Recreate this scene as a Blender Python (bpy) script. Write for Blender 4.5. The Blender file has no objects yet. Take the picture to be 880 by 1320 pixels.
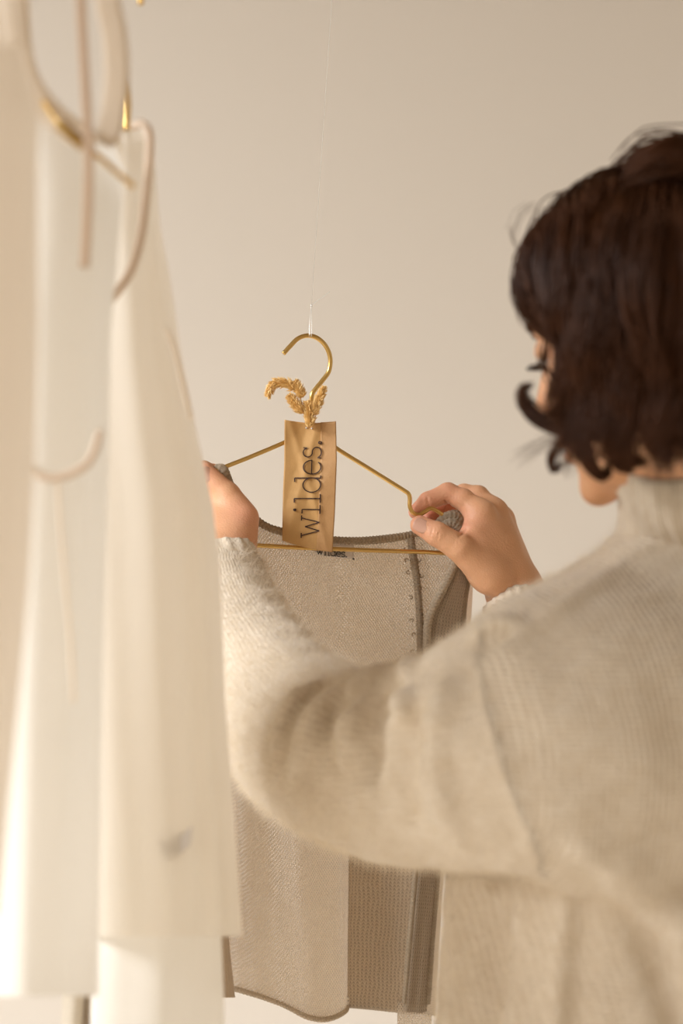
import bpy, math, random
import numpy as np
from mathutils import Vector, Matrix

random.seed(7)
rng = np.random.default_rng(7)
scene = bpy.context.scene
COL = scene.collection

# ------------------------------------------------------------------ camera
CAM_Z = 1.42
FPX = 3000.0                      # focal length in pixels of the 880x1320 frame
cd = bpy.data.cameras.new('camera')
cam = bpy.data.objects.new('camera', cd)
COL.objects.link(cam)
cam.location = (0, 0, CAM_Z)
cam.rotation_euler = (math.radians(90), 0, 0)
cd.sensor_fit = 'VERTICAL'
cd.sensor_height = 36.0
cd.sensor_width = 24.0
cd.lens = FPX / 1320 * 36.0
cd.clip_start = 0.05
cd.dof.use_dof = True
cd.dof.focus_distance = 1.885
cd.dof.aperture_fstop = 3.5
scene.camera = cam

# ------------------------------------------------------------------ world, lights, exposure
w = bpy.data.worlds.new('world')
scene.world = w
w.use_nodes = True
bg = w.node_tree.nodes['Background']
bg.inputs[0].default_value = (1.0, 0.82, 0.61, 1)
bg.inputs[1].default_value = 0.50


def area(name, loc, target, sx, sy, power, col):
    l = bpy.data.lights.new(name, 'AREA')
    l.shape = 'RECTANGLE'
    l.size, l.size_y = sx, sy
    l.energy = power
    l.color = col
    o = bpy.data.objects.new(name, l)
    COL.objects.link(o)
    o.location = loc
    d = Vector(target) - Vector(loc)
    o.rotation_euler = d.to_track_quat('-Z', 'Y').to_euler()
    return o


area('window_daylight', (-3.5, 0.10, 3.9), (0.1, 1.7, 1.3), 3.0, 2.6, 630, (0.965, 0.985, 1.0))

scene.view_settings.view_transform = 'Standard'
scene.view_settings.look = 'None'
scene.view_settings.exposure = 0.13
scene.view_settings.gamma = 1.0
scene.view_settings.use_curve_mapping = False


# ------------------------------------------------------------------ helpers
def P(px, py, Y):
    return np.array([(px - 440.0) / FPX * Y, Y, CAM_Z - (py - 660.0) / FPX * Y])


def to_px(p):
    p = np.asarray(p, float)
    return np.stack([440 + p[..., 0] / p[..., 1] * FPX, 660 - (p[..., 2] - CAM_Z) / p[..., 1] * FPX], -1)


def link(o, parent=None):
    COL.objects.link(o)
    if parent is not None:
        o.parent = parent
        o.matrix_parent_inverse = Matrix.Translation(-Vector(parent.location))
    return o


def mk(name, verts, faces, mat, parent=None, smooth=True, uv=None, attrs=None):
    me = bpy.data.meshes.new(name)
    verts = np.asarray(verts, dtype=np.float32)
    if isinstance(faces, np.ndarray):
        k = faces.shape[1]
        me.vertices.add(len(verts))
        me.vertices.foreach_set('co', verts.ravel())
        me.loops.add(faces.size)
        me.loops.foreach_set('vertex_index', faces.astype(np.int32).ravel())
        me.polygons.add(len(faces))
        me.polygons.foreach_set('loop_start', np.arange(0, faces.size, k, dtype=np.int32))
        me.update(calc_edges=True)
        me.validate()
    else:
        me.from_pydata([tuple(map(float, v)) for v in verts], [], [tuple(int(i) for i in f) for f in faces])
    me.polygons.foreach_set('use_smooth', np.full(len(me.polygons), smooth))
    if uv is not None:
        uv = np.asarray(uv, dtype=np.float32)
        lay = me.uv_layers.new(name='UVMap')
        vi = np.empty(len(me.loops), dtype=np.int32)
        me.loops.foreach_get('vertex_index', vi)
        lay.data.foreach_set('uv', uv[vi].ravel())
    for an, av in (attrs or {}).items():
        a = me.attributes.new(an, 'FLOAT', 'POINT')
        a.data.foreach_set('value', np.asarray(av, dtype=np.float32))
    me.materials.append(mat)
    me.update()
    return link(bpy.data.objects.new(name, me), parent)


def empty(name, loc):
    o = bpy.data.objects.new(name, None)
    o.empty_display_size = 0.05
    o.location = Vector(loc)
    COL.objects.link(o)
    return o


def tag(o, label, cat, group=None):
    o['label'] = label
    o['category'] = cat
    if group:
        o['group'] = group
    return o


def catmull(pts, n):
    pts = np.asarray(pts, float)
    if len(pts) < 3:
        t = np.linspace(0, 1, n)[:, None]
        return pts[0] * (1 - t) + pts[-1] * t
    seg = np.r_[0, np.cumsum(np.linalg.norm(np.diff(pts[:, :3], axis=0), axis=1) + 1e-9)]
    out = []
    q = np.vstack([2 * pts[0] - pts[1], pts, 2 * pts[-1] - pts[-2]])
    for s in np.linspace(0, seg[-1], n):
        i = min(np.searchsorted(seg, s, side='right') - 1, len(pts) - 2)
        t = (s - seg[i]) / (seg[i + 1] - seg[i])
        p0, p1, p2, p3 = q[i], q[i + 1], q[i + 2], q[i + 3]
        out.append(0.5 * (2 * p1 + (p2 - p0) * t + (2 * p0 - 5 * p1 + 4 * p2 - p3) * t * t + (3 * p1 - p0 - 3 * p2 + p3) * t ** 3))
    return np.array(out)


def tube(pts, rad, n=10, cap=True, flat=None):
    """swept tube; rad scalar or array; flat=(vector, ratio) squashes the section"""
    pts = np.asarray(pts, float)
    m = len(pts)
    rad = np.broadcast_to(np.asarray(rad, float), (m,))
    T = np.gradient(pts, axis=0)
    T /= np.linalg.norm(T, axis=1)[:, None] + 1e-12
    ref = np.array([0, 0, 1.0]) if abs(T[0][2]) < 0.9 else np.array([1.0, 0, 0])
    N = np.cross(T[0], ref)
    N /= np.linalg.norm(N)
    V, F, UV = [], [], []
    acc = 0
    for i in range(m):
        N = N - T[i] * np.dot(N, T[i])
        N /= np.linalg.norm(N) + 1e-12
        B = np.cross(T[i], N)
        if i:
            acc += np.linalg.norm(pts[i] - pts[i - 1])
        for k in range(n):
            a = 2 * math.pi * k / n
            off = rad[i] * (math.cos(a) * N + math.sin(a) * B)
            if flat is not None:
                f = np.asarray(flat[0], float)
                f = f / np.linalg.norm(f)
                off = off - f * np.dot(off, f) * (1 - flat[1])
            V.append(pts[i] + off)
            UV.append((k / n * 2 * math.pi * rad[i], acc))
    for i in range(m - 1):
        for k in range(n):
            F.append((i * n + k, i * n + (k + 1) % n, (i + 1) * n + (k + 1) % n, (i + 1) * n + k))
    if cap:
        F.append(tuple(range(n - 1, -1, -1)))
        F.append(tuple((m - 1) * n + k for k in range(n)))
    return np.array(V), F, np.array(UV)


def join(parts):
    V, F, UV, o = [], [], [], 0
    for p in parts:
        V.append(p[0])
        F += [tuple(i + o for i in f) for f in p[1]]
        if len(p) > 2:
            UV.append(p[2])
        o += len(p[0])
    return np.vstack(V), F, (np.vstack(UV) if UV and sum(map(len, UV)) == o else None)


def box(lo, hi):
    (a, b, c), (d, e, f) = lo, hi
    v = [(a, b, c), (d, b, c), (d, e, c), (a, e, c), (a, b, f), (d, b, f), (d, e, f), (a, e, f)]
    q = [(0, 3, 2, 1), (4, 5, 6, 7), (0, 1, 5, 4), (1, 2, 6, 5), (2, 3, 7, 6), (3, 0, 4, 7)]
    return np.array(v, float), q


def grid_faces(nu, nv, wrap=False):
    F = []
    for j in range(nv - 1):
        for i in range(nu if wrap else nu - 1):
            F.append((j * nu + i, j * nu + (i + 1) % nu, (j + 1) * nu + (i + 1) % nu, (j + 1) * nu + i))
    return F


# ------------------------------------------------------------------ materials
def new_mat(name):
    m = bpy.data.materials.new(name)
    m.use_nodes = True
    nt = m.node_tree
    for n in list(nt.nodes):
        nt.nodes.remove(n)
    out = nt.nodes.new('ShaderNodeOutputMaterial')
    return m, nt, out


def node(nt, typ, ins=None, **props):
    n = nt.nodes.new(typ)
    for k, v in props.items():
        setattr(n, k, v)
    for k, v in (ins or {}).items():
        if hasattr(v, 'is_output'):
            nt.links.new(v, n.inputs[k])
        else:
            n.inputs[k].default_value = v
    return n


def math_(nt, op, a, b=None, c=None):
    n = nt.nodes.new('ShaderNodeMath')
    n.operation = op
    for i, v in enumerate((a, b, c)):
        if v is None:
            continue
        if hasattr(v, 'is_output'):
            nt.links.new(v, n.inputs[i])
        else:
            n.inputs[i].default_value = v
    return n.outputs[0]


def rgb(c):
    return (c[0], c[1], c[2], 1.0)


def mix_col(nt, fac, a, b):
    n = nt.nodes.new('ShaderNodeMix')
    n.data_type = 'RGBA'
    for k, v in ((0, fac), (6, a), (7, b)):
        if hasattr(v, 'is_output'):
            nt.links.new(v, n.inputs[k])
        else:
            n.inputs[k].default_value = v if k == 0 else rgb(v)
    return n.outputs[2]


def simple_mat(name, c1, c2, scale=30, rough=0.6, metal=0.0, bump=0.0, bump_scale=None, sheen=0.0, detail=3.0, **extra):
    m, nt, out = new_mat(name)
    tc = node(nt, 'ShaderNodeTexCoord')
    nz = node(nt, 'ShaderNodeTexNoise', {'Vector': tc.outputs['Object'], 'Scale': scale, 'Detail': detail})
    c = mix_col(nt, nz.outputs[0], c1, c2)
    p = node(nt, 'ShaderNodeBsdfPrincipled', {'Base Color': c, 'Roughness': rough, 'Metallic': metal})
    if sheen:
        p.inputs['Sheen Weight'].default_value = sheen
    for k, v in extra.items():
        p.inputs[k].default_value = v
    if bump:
        nb = node(nt, 'ShaderNodeTexNoise', {'Vector': tc.outputs['Object'], 'Scale': bump_scale or scale * 3, 'Detail': 4.0})
        b = node(nt, 'ShaderNodeBump', {'Height': nb.outputs[0], 'Strength': bump, 'Distance': 0.002})
        nt.links.new(b.outputs[0], p.inputs['Normal'])
    nt.links.new(p.outputs[0], out.inputs[0])
    return m


M_wall = simple_mat('wall_plaster', (0.705, 0.645, 0.57), (0.725, 0.665, 0.59), 1.3, 0.9, bump=0.05, bump_scale=140)
M_floor = simple_mat('floor_boards', (0.74, 0.67, 0.58), (0.78, 0.71, 0.62), 4, 0.6)
M_ceil = simple_mat('ceiling_boards', (0.34, 0.27, 0.20), (0.40, 0.32, 0.24), 5, 0.8)
M_trim = simple_mat('white_paint', (0.78, 0.75, 0.70), (0.82, 0.79, 0.74), 3, 0.5)
M_brass = simple_mat('brass', (0.76, 0.51, 0.17), (0.84, 0.58, 0.22), 40, 0.30, metal=1.0)
M_brass_dull = simple_mat('aged_brass', (0.36, 0.22, 0.07), (0.46, 0.30, 0.11), 40, 0.55, metal=0.8)
M_wood = simple_mat('rail_wood', (0.42, 0.28, 0.17), (0.5, 0.34, 0.2), 12, 0.5)
M_straw = simple_mat('dried_grass', (0.84, 0.54, 0.19), (0.96, 0.71, 0.34), 260, 0.8)
M_stem = simple_mat('dried_stem', (0.52, 0.27, 0.11), (0.62, 0.36, 0.16), 120, 0.7)
M_ink = simple_mat('brown_ink', (0.030, 0.010, 0.008), (0.045, 0.016, 0.012), 300, 0.7)
M_black_ink = simple_mat('black_ink', (0.02, 0.017, 0.015), (0.03, 0.025, 0.022), 300, 0.7)
M_hair = simple_mat('dark_brown_hair', (0.016, 0.0045, 0.0016), (0.105, 0.036, 0.0115), 34, 0.5, **{'Specular IOR Level': 0.22})
M_lash = simple_mat('lash_dark', (0.02, 0.012, 0.008), (0.03, 0.018, 0.012), 60, 0.5)
M_label = simple_mat('satin_label', (0.72, 0.645, 0.585), (0.76, 0.69, 0.63), 60, 0.55)
M_eye = simple_mat('eye_white', (0.75, 0.70, 0.66), (0.8, 0.75, 0.7), 60, 0.2)
M_iris = simple_mat('iris', (0.06, 0.03, 0.015), (0.09, 0.045, 0.02), 200, 0.2)
M_cord = simple_mat('cord', (0.74, 0.66, 0.55), (0.8, 0.72, 0.6), 200, 0.8)
M_nail = simple_mat('fingernail', (0.66, 0.37, 0.27), (0.72, 0.43, 0.32), 120, 0.32)
M_trouser = simple_mat('trouser_wool', (0.20, 0.17, 0.14), (0.24, 0.20, 0.17), 60, 0.9)


def thread_mat():
    m, nt, out = new_mat('nylon_thread')
    dd = node(nt, 'ShaderNodeBsdfDiffuse', {'Color': (0.99, 0.98, 0.95, 1)})
    tl = node(nt, 'ShaderNodeBsdfTranslucent', {'Color': (0.99, 0.98, 0.95, 1)})
    gl = node(nt, 'ShaderNodeBsdfGlossy', {'Color': (1, 1, 1, 1), 'Roughness': 0.25})
    p0 = node(nt, 'ShaderNodeMixShader', {0: 0.35, 1: dd.outputs[0], 2: tl.outputs[0]})
    p = node(nt, 'ShaderNodeMixShader', {0: 0.30, 1: p0.outputs[0], 2: gl.outputs[0]})
    tc = node(nt, 'ShaderNodeTexCoord')
    nz = node(nt, 'ShaderNodeTexNoise', {'Vector': tc.outputs['Object'], 'Scale': 25.0})
    t = node(nt, 'ShaderNodeBsdfTransparent')
    mx = node(nt, 'ShaderNodeMixShader', {0: math_(nt, 'MULTIPLY', nz.outputs[0], 0.75), 1: p.outputs[0], 2: t.outputs[0]})
    nt.links.new(mx.outputs[0], out.inputs[0])
    return m


M_thread = thread_mat()


def skin_mat():
    m, nt, out = new_mat('skin')
    tc = node(nt, 'ShaderNodeTexCoord')
    n1 = node(nt, 'ShaderNodeTexNoise', {'Vector': tc.outputs['Object'], 'Scale': 55.0, 'Detail': 4.0})
    c = mix_col(nt, n1.outputs[0], (0.68, 0.355, 0.190), (0.82, 0.465, 0.275))
    at = node(nt, 'ShaderNodeAttribute', attribute_name='red')
    c = mix_col(nt, at.outputs['Fac'], c, (0.78, 0.345, 0.235))
    # a few freckles
    vo = node(nt, 'ShaderNodeTexVoronoi', {'Vector': tc.outputs['Object'], 'Scale': 95.0, 'Randomness': 1.0})
    sp = math_(nt, 'LESS_THAN', vo.outputs['Distance'], 0.11)
    n3 = node(nt, 'ShaderNodeTexNoise', {'Vector': tc.outputs['Object'], 'Scale': 31.0})
    sp = math_(nt, 'MULTIPLY', sp, math_(nt, 'GREATER_THAN', n3.outputs[0], 0.60))
    c = mix_col(nt, math_(nt, 'MULTIPLY', sp, 0.6), c, (0.30, 0.11, 0.06))
    n2 = node(nt, 'ShaderNodeTexNoise', {'Vector': tc.outputs['Object'], 'Scale': 420.0, 'Detail': 3.0})
    v2 = node(nt, 'ShaderNodeTexVoronoi', {'Vector': tc.outputs['Object'], 'Scale': 700.0})
    hgt = math_(nt, 'ADD', n2.outputs[0], math_(nt, 'MULTIPLY', v2.outputs['Distance'], 0.6))
    b = node(nt, 'ShaderNodeBump', {'Height': hgt, 'Strength': 0.22, 'Distance': 0.0012})
    p = node(nt, 'ShaderNodeBsdfPrincipled', {'Base Color': c, 'Roughness': 0.50, 'Subsurface Weight': 0.12,
                                              'Subsurface Radius': (0.010, 0.004, 0.002), 'Subsurface Scale': 0.35, 'Normal': b.outputs[0]})
    p.inputs['Specular IOR Level'].default_value = 0.35
    nt.links.new(p.outputs[0], out.inputs[0])
    return m


M_skin = skin_mat()


def sweater_mat():
    m, nt, out = new_mat('cream_alpaca_knit')
    tc = node(nt, 'ShaderNodeTexCoord')
    ku = node(nt, 'ShaderNodeAttribute', attribute_name='knit_u')
    kv = node(nt, 'ShaderNodeAttribute', attribute_name='knit_v')
    warp = node(nt, 'ShaderNodeTexNoise', {'Vector': tc.outputs['Object'], 'Scale': 28.0, 'Detail': 2.0})
    u = math_(nt, 'ADD', ku.outputs['Fac'], math_(nt, 'MULTIPLY', warp.outputs[0], 0.006))
    wu = math_(nt, 'SINE', math_(nt, 'MULTIPLY', u, 2 * math.pi / 0.0042))
    wv = math_(nt, 'SINE', math_(nt, 'MULTIPLY', kv.outputs['Fac'], 2 * math.pi / 0.0034))
    ra = node(nt, 'ShaderNodeAttribute', attribute_name='rib')
    rib = math_(nt, 'MULTIPLY', math_(nt, 'ADD', math_(nt, 'MULTIPLY', wu, 0.5), math_(nt, 'MULTIPLY', wv, 0.18)), ra.outputs['Fac'])
    n1 = node(nt, 'ShaderNodeTexNoise', {'Vector': tc.outputs['Object'], 'Scale': 45.0, 'Detail': 5.0, 'Roughness': 0.65})
    n2 = node(nt, 'ShaderNodeTexNoise', {'Vector': tc.outputs['Object'], 'Scale': 330.0, 'Detail': 3.0})
    n4 = node(nt, 'ShaderNodeTexNoise', {'Vector': tc.outputs['Object'], 'Scale': 130.0, 'Detail': 4.0, 'Roughness': 0.7})
    c = mix_col(nt, math_(nt, 'MULTIPLY_ADD', n4.outputs[0], 1.6, math_(nt, 'MULTIPLY_ADD', n1.outputs[0], 1.0, -0.8)), (0.70, 0.60, 0.47), (0.87, 0.79, 0.675))
    fac = math_(nt, 'MULTIPLY_ADD', rib, 0.36, 0.30)
    c = mix_col(nt, fac, c, (0.55, 0.425, 0.295))
    h = math_(nt, 'ADD', math_(nt, 'MULTIPLY', rib, 0.95), math_(nt, 'ADD', math_(nt, 'MULTIPLY', n1.outputs[0], 1.6), math_(nt, 'ADD', math_(nt, 'MULTIPLY', n2.outputs[0], 0.8), math_(nt, 'MULTIPLY', n4.outputs[0], 1.5))))
    b = node(nt, 'ShaderNodeBump', {'Height': h, 'Strength': 0.55, 'Distance': 0.0022})
    p = node(nt, 'ShaderNodeBsdfPrincipled', {'Base Color': c, 'Roughness': 0.95, 'Normal': b.outputs[0], 'Sheen Weight': 0.35, 'Sheen Roughness': 0.5})
    p.inputs['Specular IOR Level'].default_value = 0.1
    nt.links.new(p.outputs[0], out.inputs[0])
    return m


M_sweater = sweater_mat()


def fuzz_mat():
    m, nt, out = new_mat('cream_fibre')
    tc = node(nt, 'ShaderNodeTexCoord')
    nz = node(nt, 'ShaderNodeTexNoise', {'Vector': tc.outputs['Object'], 'Scale': 40.0})
    c = mix_col(nt, nz.outputs[0], (0.86, 0.77, 0.63), (0.93, 0.86, 0.74))
    d = node(nt, 'ShaderNodeBsdfDiffuse', {'Color': c})
    t = node(nt, 'ShaderNodeBsdfTranslucent', {'Color': c})
    mx = node(nt, 'ShaderNodeMixShader', {0: 0.5, 1: d.outputs[0], 2: t.outputs[0]})
    nt.links.new(mx.outputs[0], out.inputs[0])
    return m


M_fuzz = fuzz_mat()


def knit_mat(name, light, dark, pu=0.0023, pv=0.0034, mode='purl', alpha=0.10):
    """hand-knit linen: stitches from UV measured in metres"""
    m, nt, out = new_mat(name)
    uv = node(nt, 'ShaderNodeUVMap')
    tc = node(nt, 'ShaderNodeTexCoord')
    wz = node(nt, 'ShaderNodeTexNoise', {'Vector': uv.outputs[0], 'Scale': 60.0, 'Detail': 2.0})
    wz2 = node(nt, 'ShaderNodeTexNoise', {'Vector': uv.outputs[0], 'Scale': 420.0, 'Detail': 2.0})
    sep = node(nt, 'ShaderNodeSeparateXYZ', {0: uv.outputs[0]})
    jit = math_(nt, 'MULTIPLY_ADD', wz.outputs[0], 1.6, math_(nt, 'MULTIPLY', wz2.outputs[0], 0.55))
    u = math_(nt, 'ADD', math_(nt, 'MULTIPLY', sep.outputs[0], 1 / pu), jit)
    v = math_(nt, 'ADD', math_(nt, 'MULTIPLY', sep.outputs[1], 1 / pv), math_(nt, 'MULTIPLY', wz2.outputs[0], 0.5))
    if mode == 'purl':
        a = math_(nt, 'COSINE', math_(nt, 'MULTIPLY', u, 2 * math.pi))
        b_ = math_(nt, 'COSINE', math_(nt, 'MULTIPLY', v, 2 * math.pi))
        st = math_(nt, 'MULTIPLY_ADD', math_(nt, 'MULTIPLY', a, b_), 0.5, 0.5)
    else:
        tri = math_(nt, 'PINGPONG', u, 0.5)
        a = math_(nt, 'COSINE', math_(nt, 'MULTIPLY', math_(nt, 'ADD', v, math_(nt, 'MULTIPLY', tri, 1.6)), 2 * math.pi))
        b_ = math_(nt, 'COSINE', math_(nt, 'MULTIPLY', u, 2 * math.pi))
        st = math_(nt, 'ADD', math_(nt, 'MULTIPLY_ADD', a, 0.28, 0.5), math_(nt, 'MULTIPLY', b_, 0.22))
    nz = node(nt, 'ShaderNodeTexNoise', {'Vector': tc.outputs['Object'], 'Scale': 22.0, 'Detail': 4.0})
    nf = node(nt, 'ShaderNodeTexNoise', {'Vector': tc.outputs['Object'], 'Scale': 700.0, 'Detail': 2.0})
    st2 = math_(nt, 'MULTIPLY', st, math_(nt, 'MULTIPLY_ADD', nf.outputs[0], 0.9, 0.55))
    c = mix_col(nt, st2, dark, light)
    c = mix_col(nt, math_(nt, 'MULTIPLY', nz.outputs[0], 0.35), c, tuple(0.5 * (l + d) for l, d in zip(light, dark)))
    b = node(nt, 'ShaderNodeBump', {'Height': st2, 'Strength': 0.5, 'Distance': 0.0010})
    p = node(nt, 'ShaderNodeBsdfPrincipled', {'Base Color': c, 'Roughness': 0.85, 'Normal': b.outputs[0], 'Sheen Weight': 0.15})
    p.inputs['Specular IOR Level'].default_value = 0.2
    tr = node(nt, 'ShaderNodeBsdfTranslucent', {'Color': c})
    m1 = node(nt, 'ShaderNodeMixShader', {0: 0.48, 1: p.outputs[0], 2: tr.outputs[0]})
    tp = node(nt, 'ShaderNodeBsdfTransparent')
    hole = math_(nt, 'MULTIPLY', math_(nt, 'LESS_THAN', st, 0.34), alpha * 7)
    m2 = node(nt, 'ShaderNodeMixShader', {0: hole, 1: m1.outputs[0], 2: tp.outputs[0]})
    nt.links.new(m2.outputs[0], out.inputs[0])
    return m


KL, KD = (0.96, 0.90, 0.81), (0.76, 0.645, 0.52)
M_purl = knit_mat('knit_purl', KL, KD)
M_stock = knit_mat('knit_stocking', (0.93, 0.84, 0.71), (0.60, 0.49, 0.365), 0.0029, 0.0028, 'stock', 0.03)
M_front = knit_mat('knit_front', (0.66, 0.56, 0.44), (0.42, 0.335, 0.25), 0.0032, 0.0030, 'stock', 0.03)
M_roll = knit_mat('knit_roll', (0.70, 0.59, 0.45), (0.44, 0.35, 0.25), 0.0040, 0.0026, 'stock', 0.0)
M_hem = knit_mat('knit_hem', (0.86, 0.77, 0.64), (0.56, 0.46, 0.35), 0.0030, 0.0026, 'purl', 0.0)
M_cuffknit = knit_mat('knit_rib_brown', (0.50, 0.41, 0.30), (0.25, 0.17, 0.10), 0.0040, 0.0030, 'stock', 0.0)


def gauze_mat(name, col, trans=0.45, clear=0.16):
    m, nt, out = new_mat(name)
    tc = node(nt, 'ShaderNodeTexCoord')
    nz = node(nt, 'ShaderNodeTexNoise', {'Vector': tc.outputs['Object'], 'Scale': 9.0, 'Detail': 4.0})
    c = mix_col(nt, nz.outputs[0], tuple(x * 0.97 for x in col), col)
    wv = node(nt, 'ShaderNodeTexNoise', {'Vector': tc.outputs['Object'], 'Scale': 380.0, 'Detail': 2.0})
    b = node(nt, 'ShaderNodeBump', {'Height': wv.outputs[0], 'Strength': 0.25, 'Distance': 0.0006})
    d = node(nt, 'ShaderNodeBsdfDiffuse', {'Color': c, 'Normal': b.outputs[0]})
    t = node(nt, 'ShaderNodeBsdfTranslucent', {'Color': c})
    m1 = node(nt, 'ShaderNodeMixShader', {0: trans, 1: d.outputs[0], 2: t.outputs[0]})
    tp = node(nt, 'ShaderNodeBsdfTransparent')
    m2 = node(nt, 'ShaderNodeMixShader', {0: clear, 1: m1.outputs[0], 2: tp.outputs[0]})
    nt.links.new(m2.outputs[0], out.inputs[0])
    return m


M_gauze = gauze_mat('white_cotton_gauze', (0.97, 0.945, 0.895), 0.45, 0.10)
M_gauze2 = gauze_mat('ivory_cotton_gauze', (0.965, 0.915, 0.835), 0.48, 0.10)
M_gauze3 = gauze_mat('blush_cotton_gauze', (0.95, 0.885, 0.80), 0.48, 0.08)
M_trimcloth = gauze_mat('cotton_binding', (0.93, 0.84, 0.72), 0.40, 0.0)
M_bind = gauze_mat('tan_binding', (0.82, 0.69, 0.56), 0.35, 0.0)
M_ribbon = gauze_mat('blush_ribbon', (0.72, 0.56, 0.42), 0.3, 0.12)
M_caretag = simple_mat('grey_care_tag', (0.66, 0.61, 0.57), (0.72, 0.67, 0.63), 100, 0.8)
M_ribknit = simple_mat('ribbed_brown_wool', (0.50, 0.38, 0.26), (0.62, 0.49, 0.36), 90, 0.9, bump=0.4, bump_scale=500, sheen=0.2)
M_creamknit = knit_mat('knit_cream', (0.86, 0.80, 0.70), (0.70, 0.62, 0.50), 0.004, 0.004, 'stock', 0.0)


def kraft_mat():
    m, nt, out = new_mat('kraft_paper')
    tc = node(nt, 'ShaderNodeTexCoord')
    n1 = node(nt, 'ShaderNodeTexNoise', {'Vector': tc.outputs['Object'], 'Scale': 60.0, 'Detail': 5.0, 'Roughness': 0.65})
    n2 = node(nt, 'ShaderNodeTexNoise', {'Vector': tc.outputs['Object'], 'Scale': 600.0, 'Detail': 3.0})
    c = mix_col(nt, n1.outputs[0], (0.52, 0.285, 0.095), (0.68, 0.42, 0.175))
    c = mix_col(nt, math_(nt, 'MULTIPLY', n2.outputs[0], 0.4), c, (0.56, 0.33, 0.14))
    b = node(nt, 'ShaderNodeBump', {'Height': n1.outputs[0], 'Strength': 0.35, 'Distance': 0.0016})
    p = node(nt, 'ShaderNodeBsdfPrincipled', {'Base Color': c, 'Roughness': 0.55, 'Normal': b.outputs[0]})
    p.inputs['Specular IOR Level'].default_value = 0.3
    nt.links.new(p.outputs[0], out.inputs[0])
    return m


M_kraft = kraft_mat()
M_kraft2 = simple_mat('kraft_paper_fold', (0.47, 0.255, 0.10), (0.56, 0.32, 0.135), 80, 0.6, bump=0.2)


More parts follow.
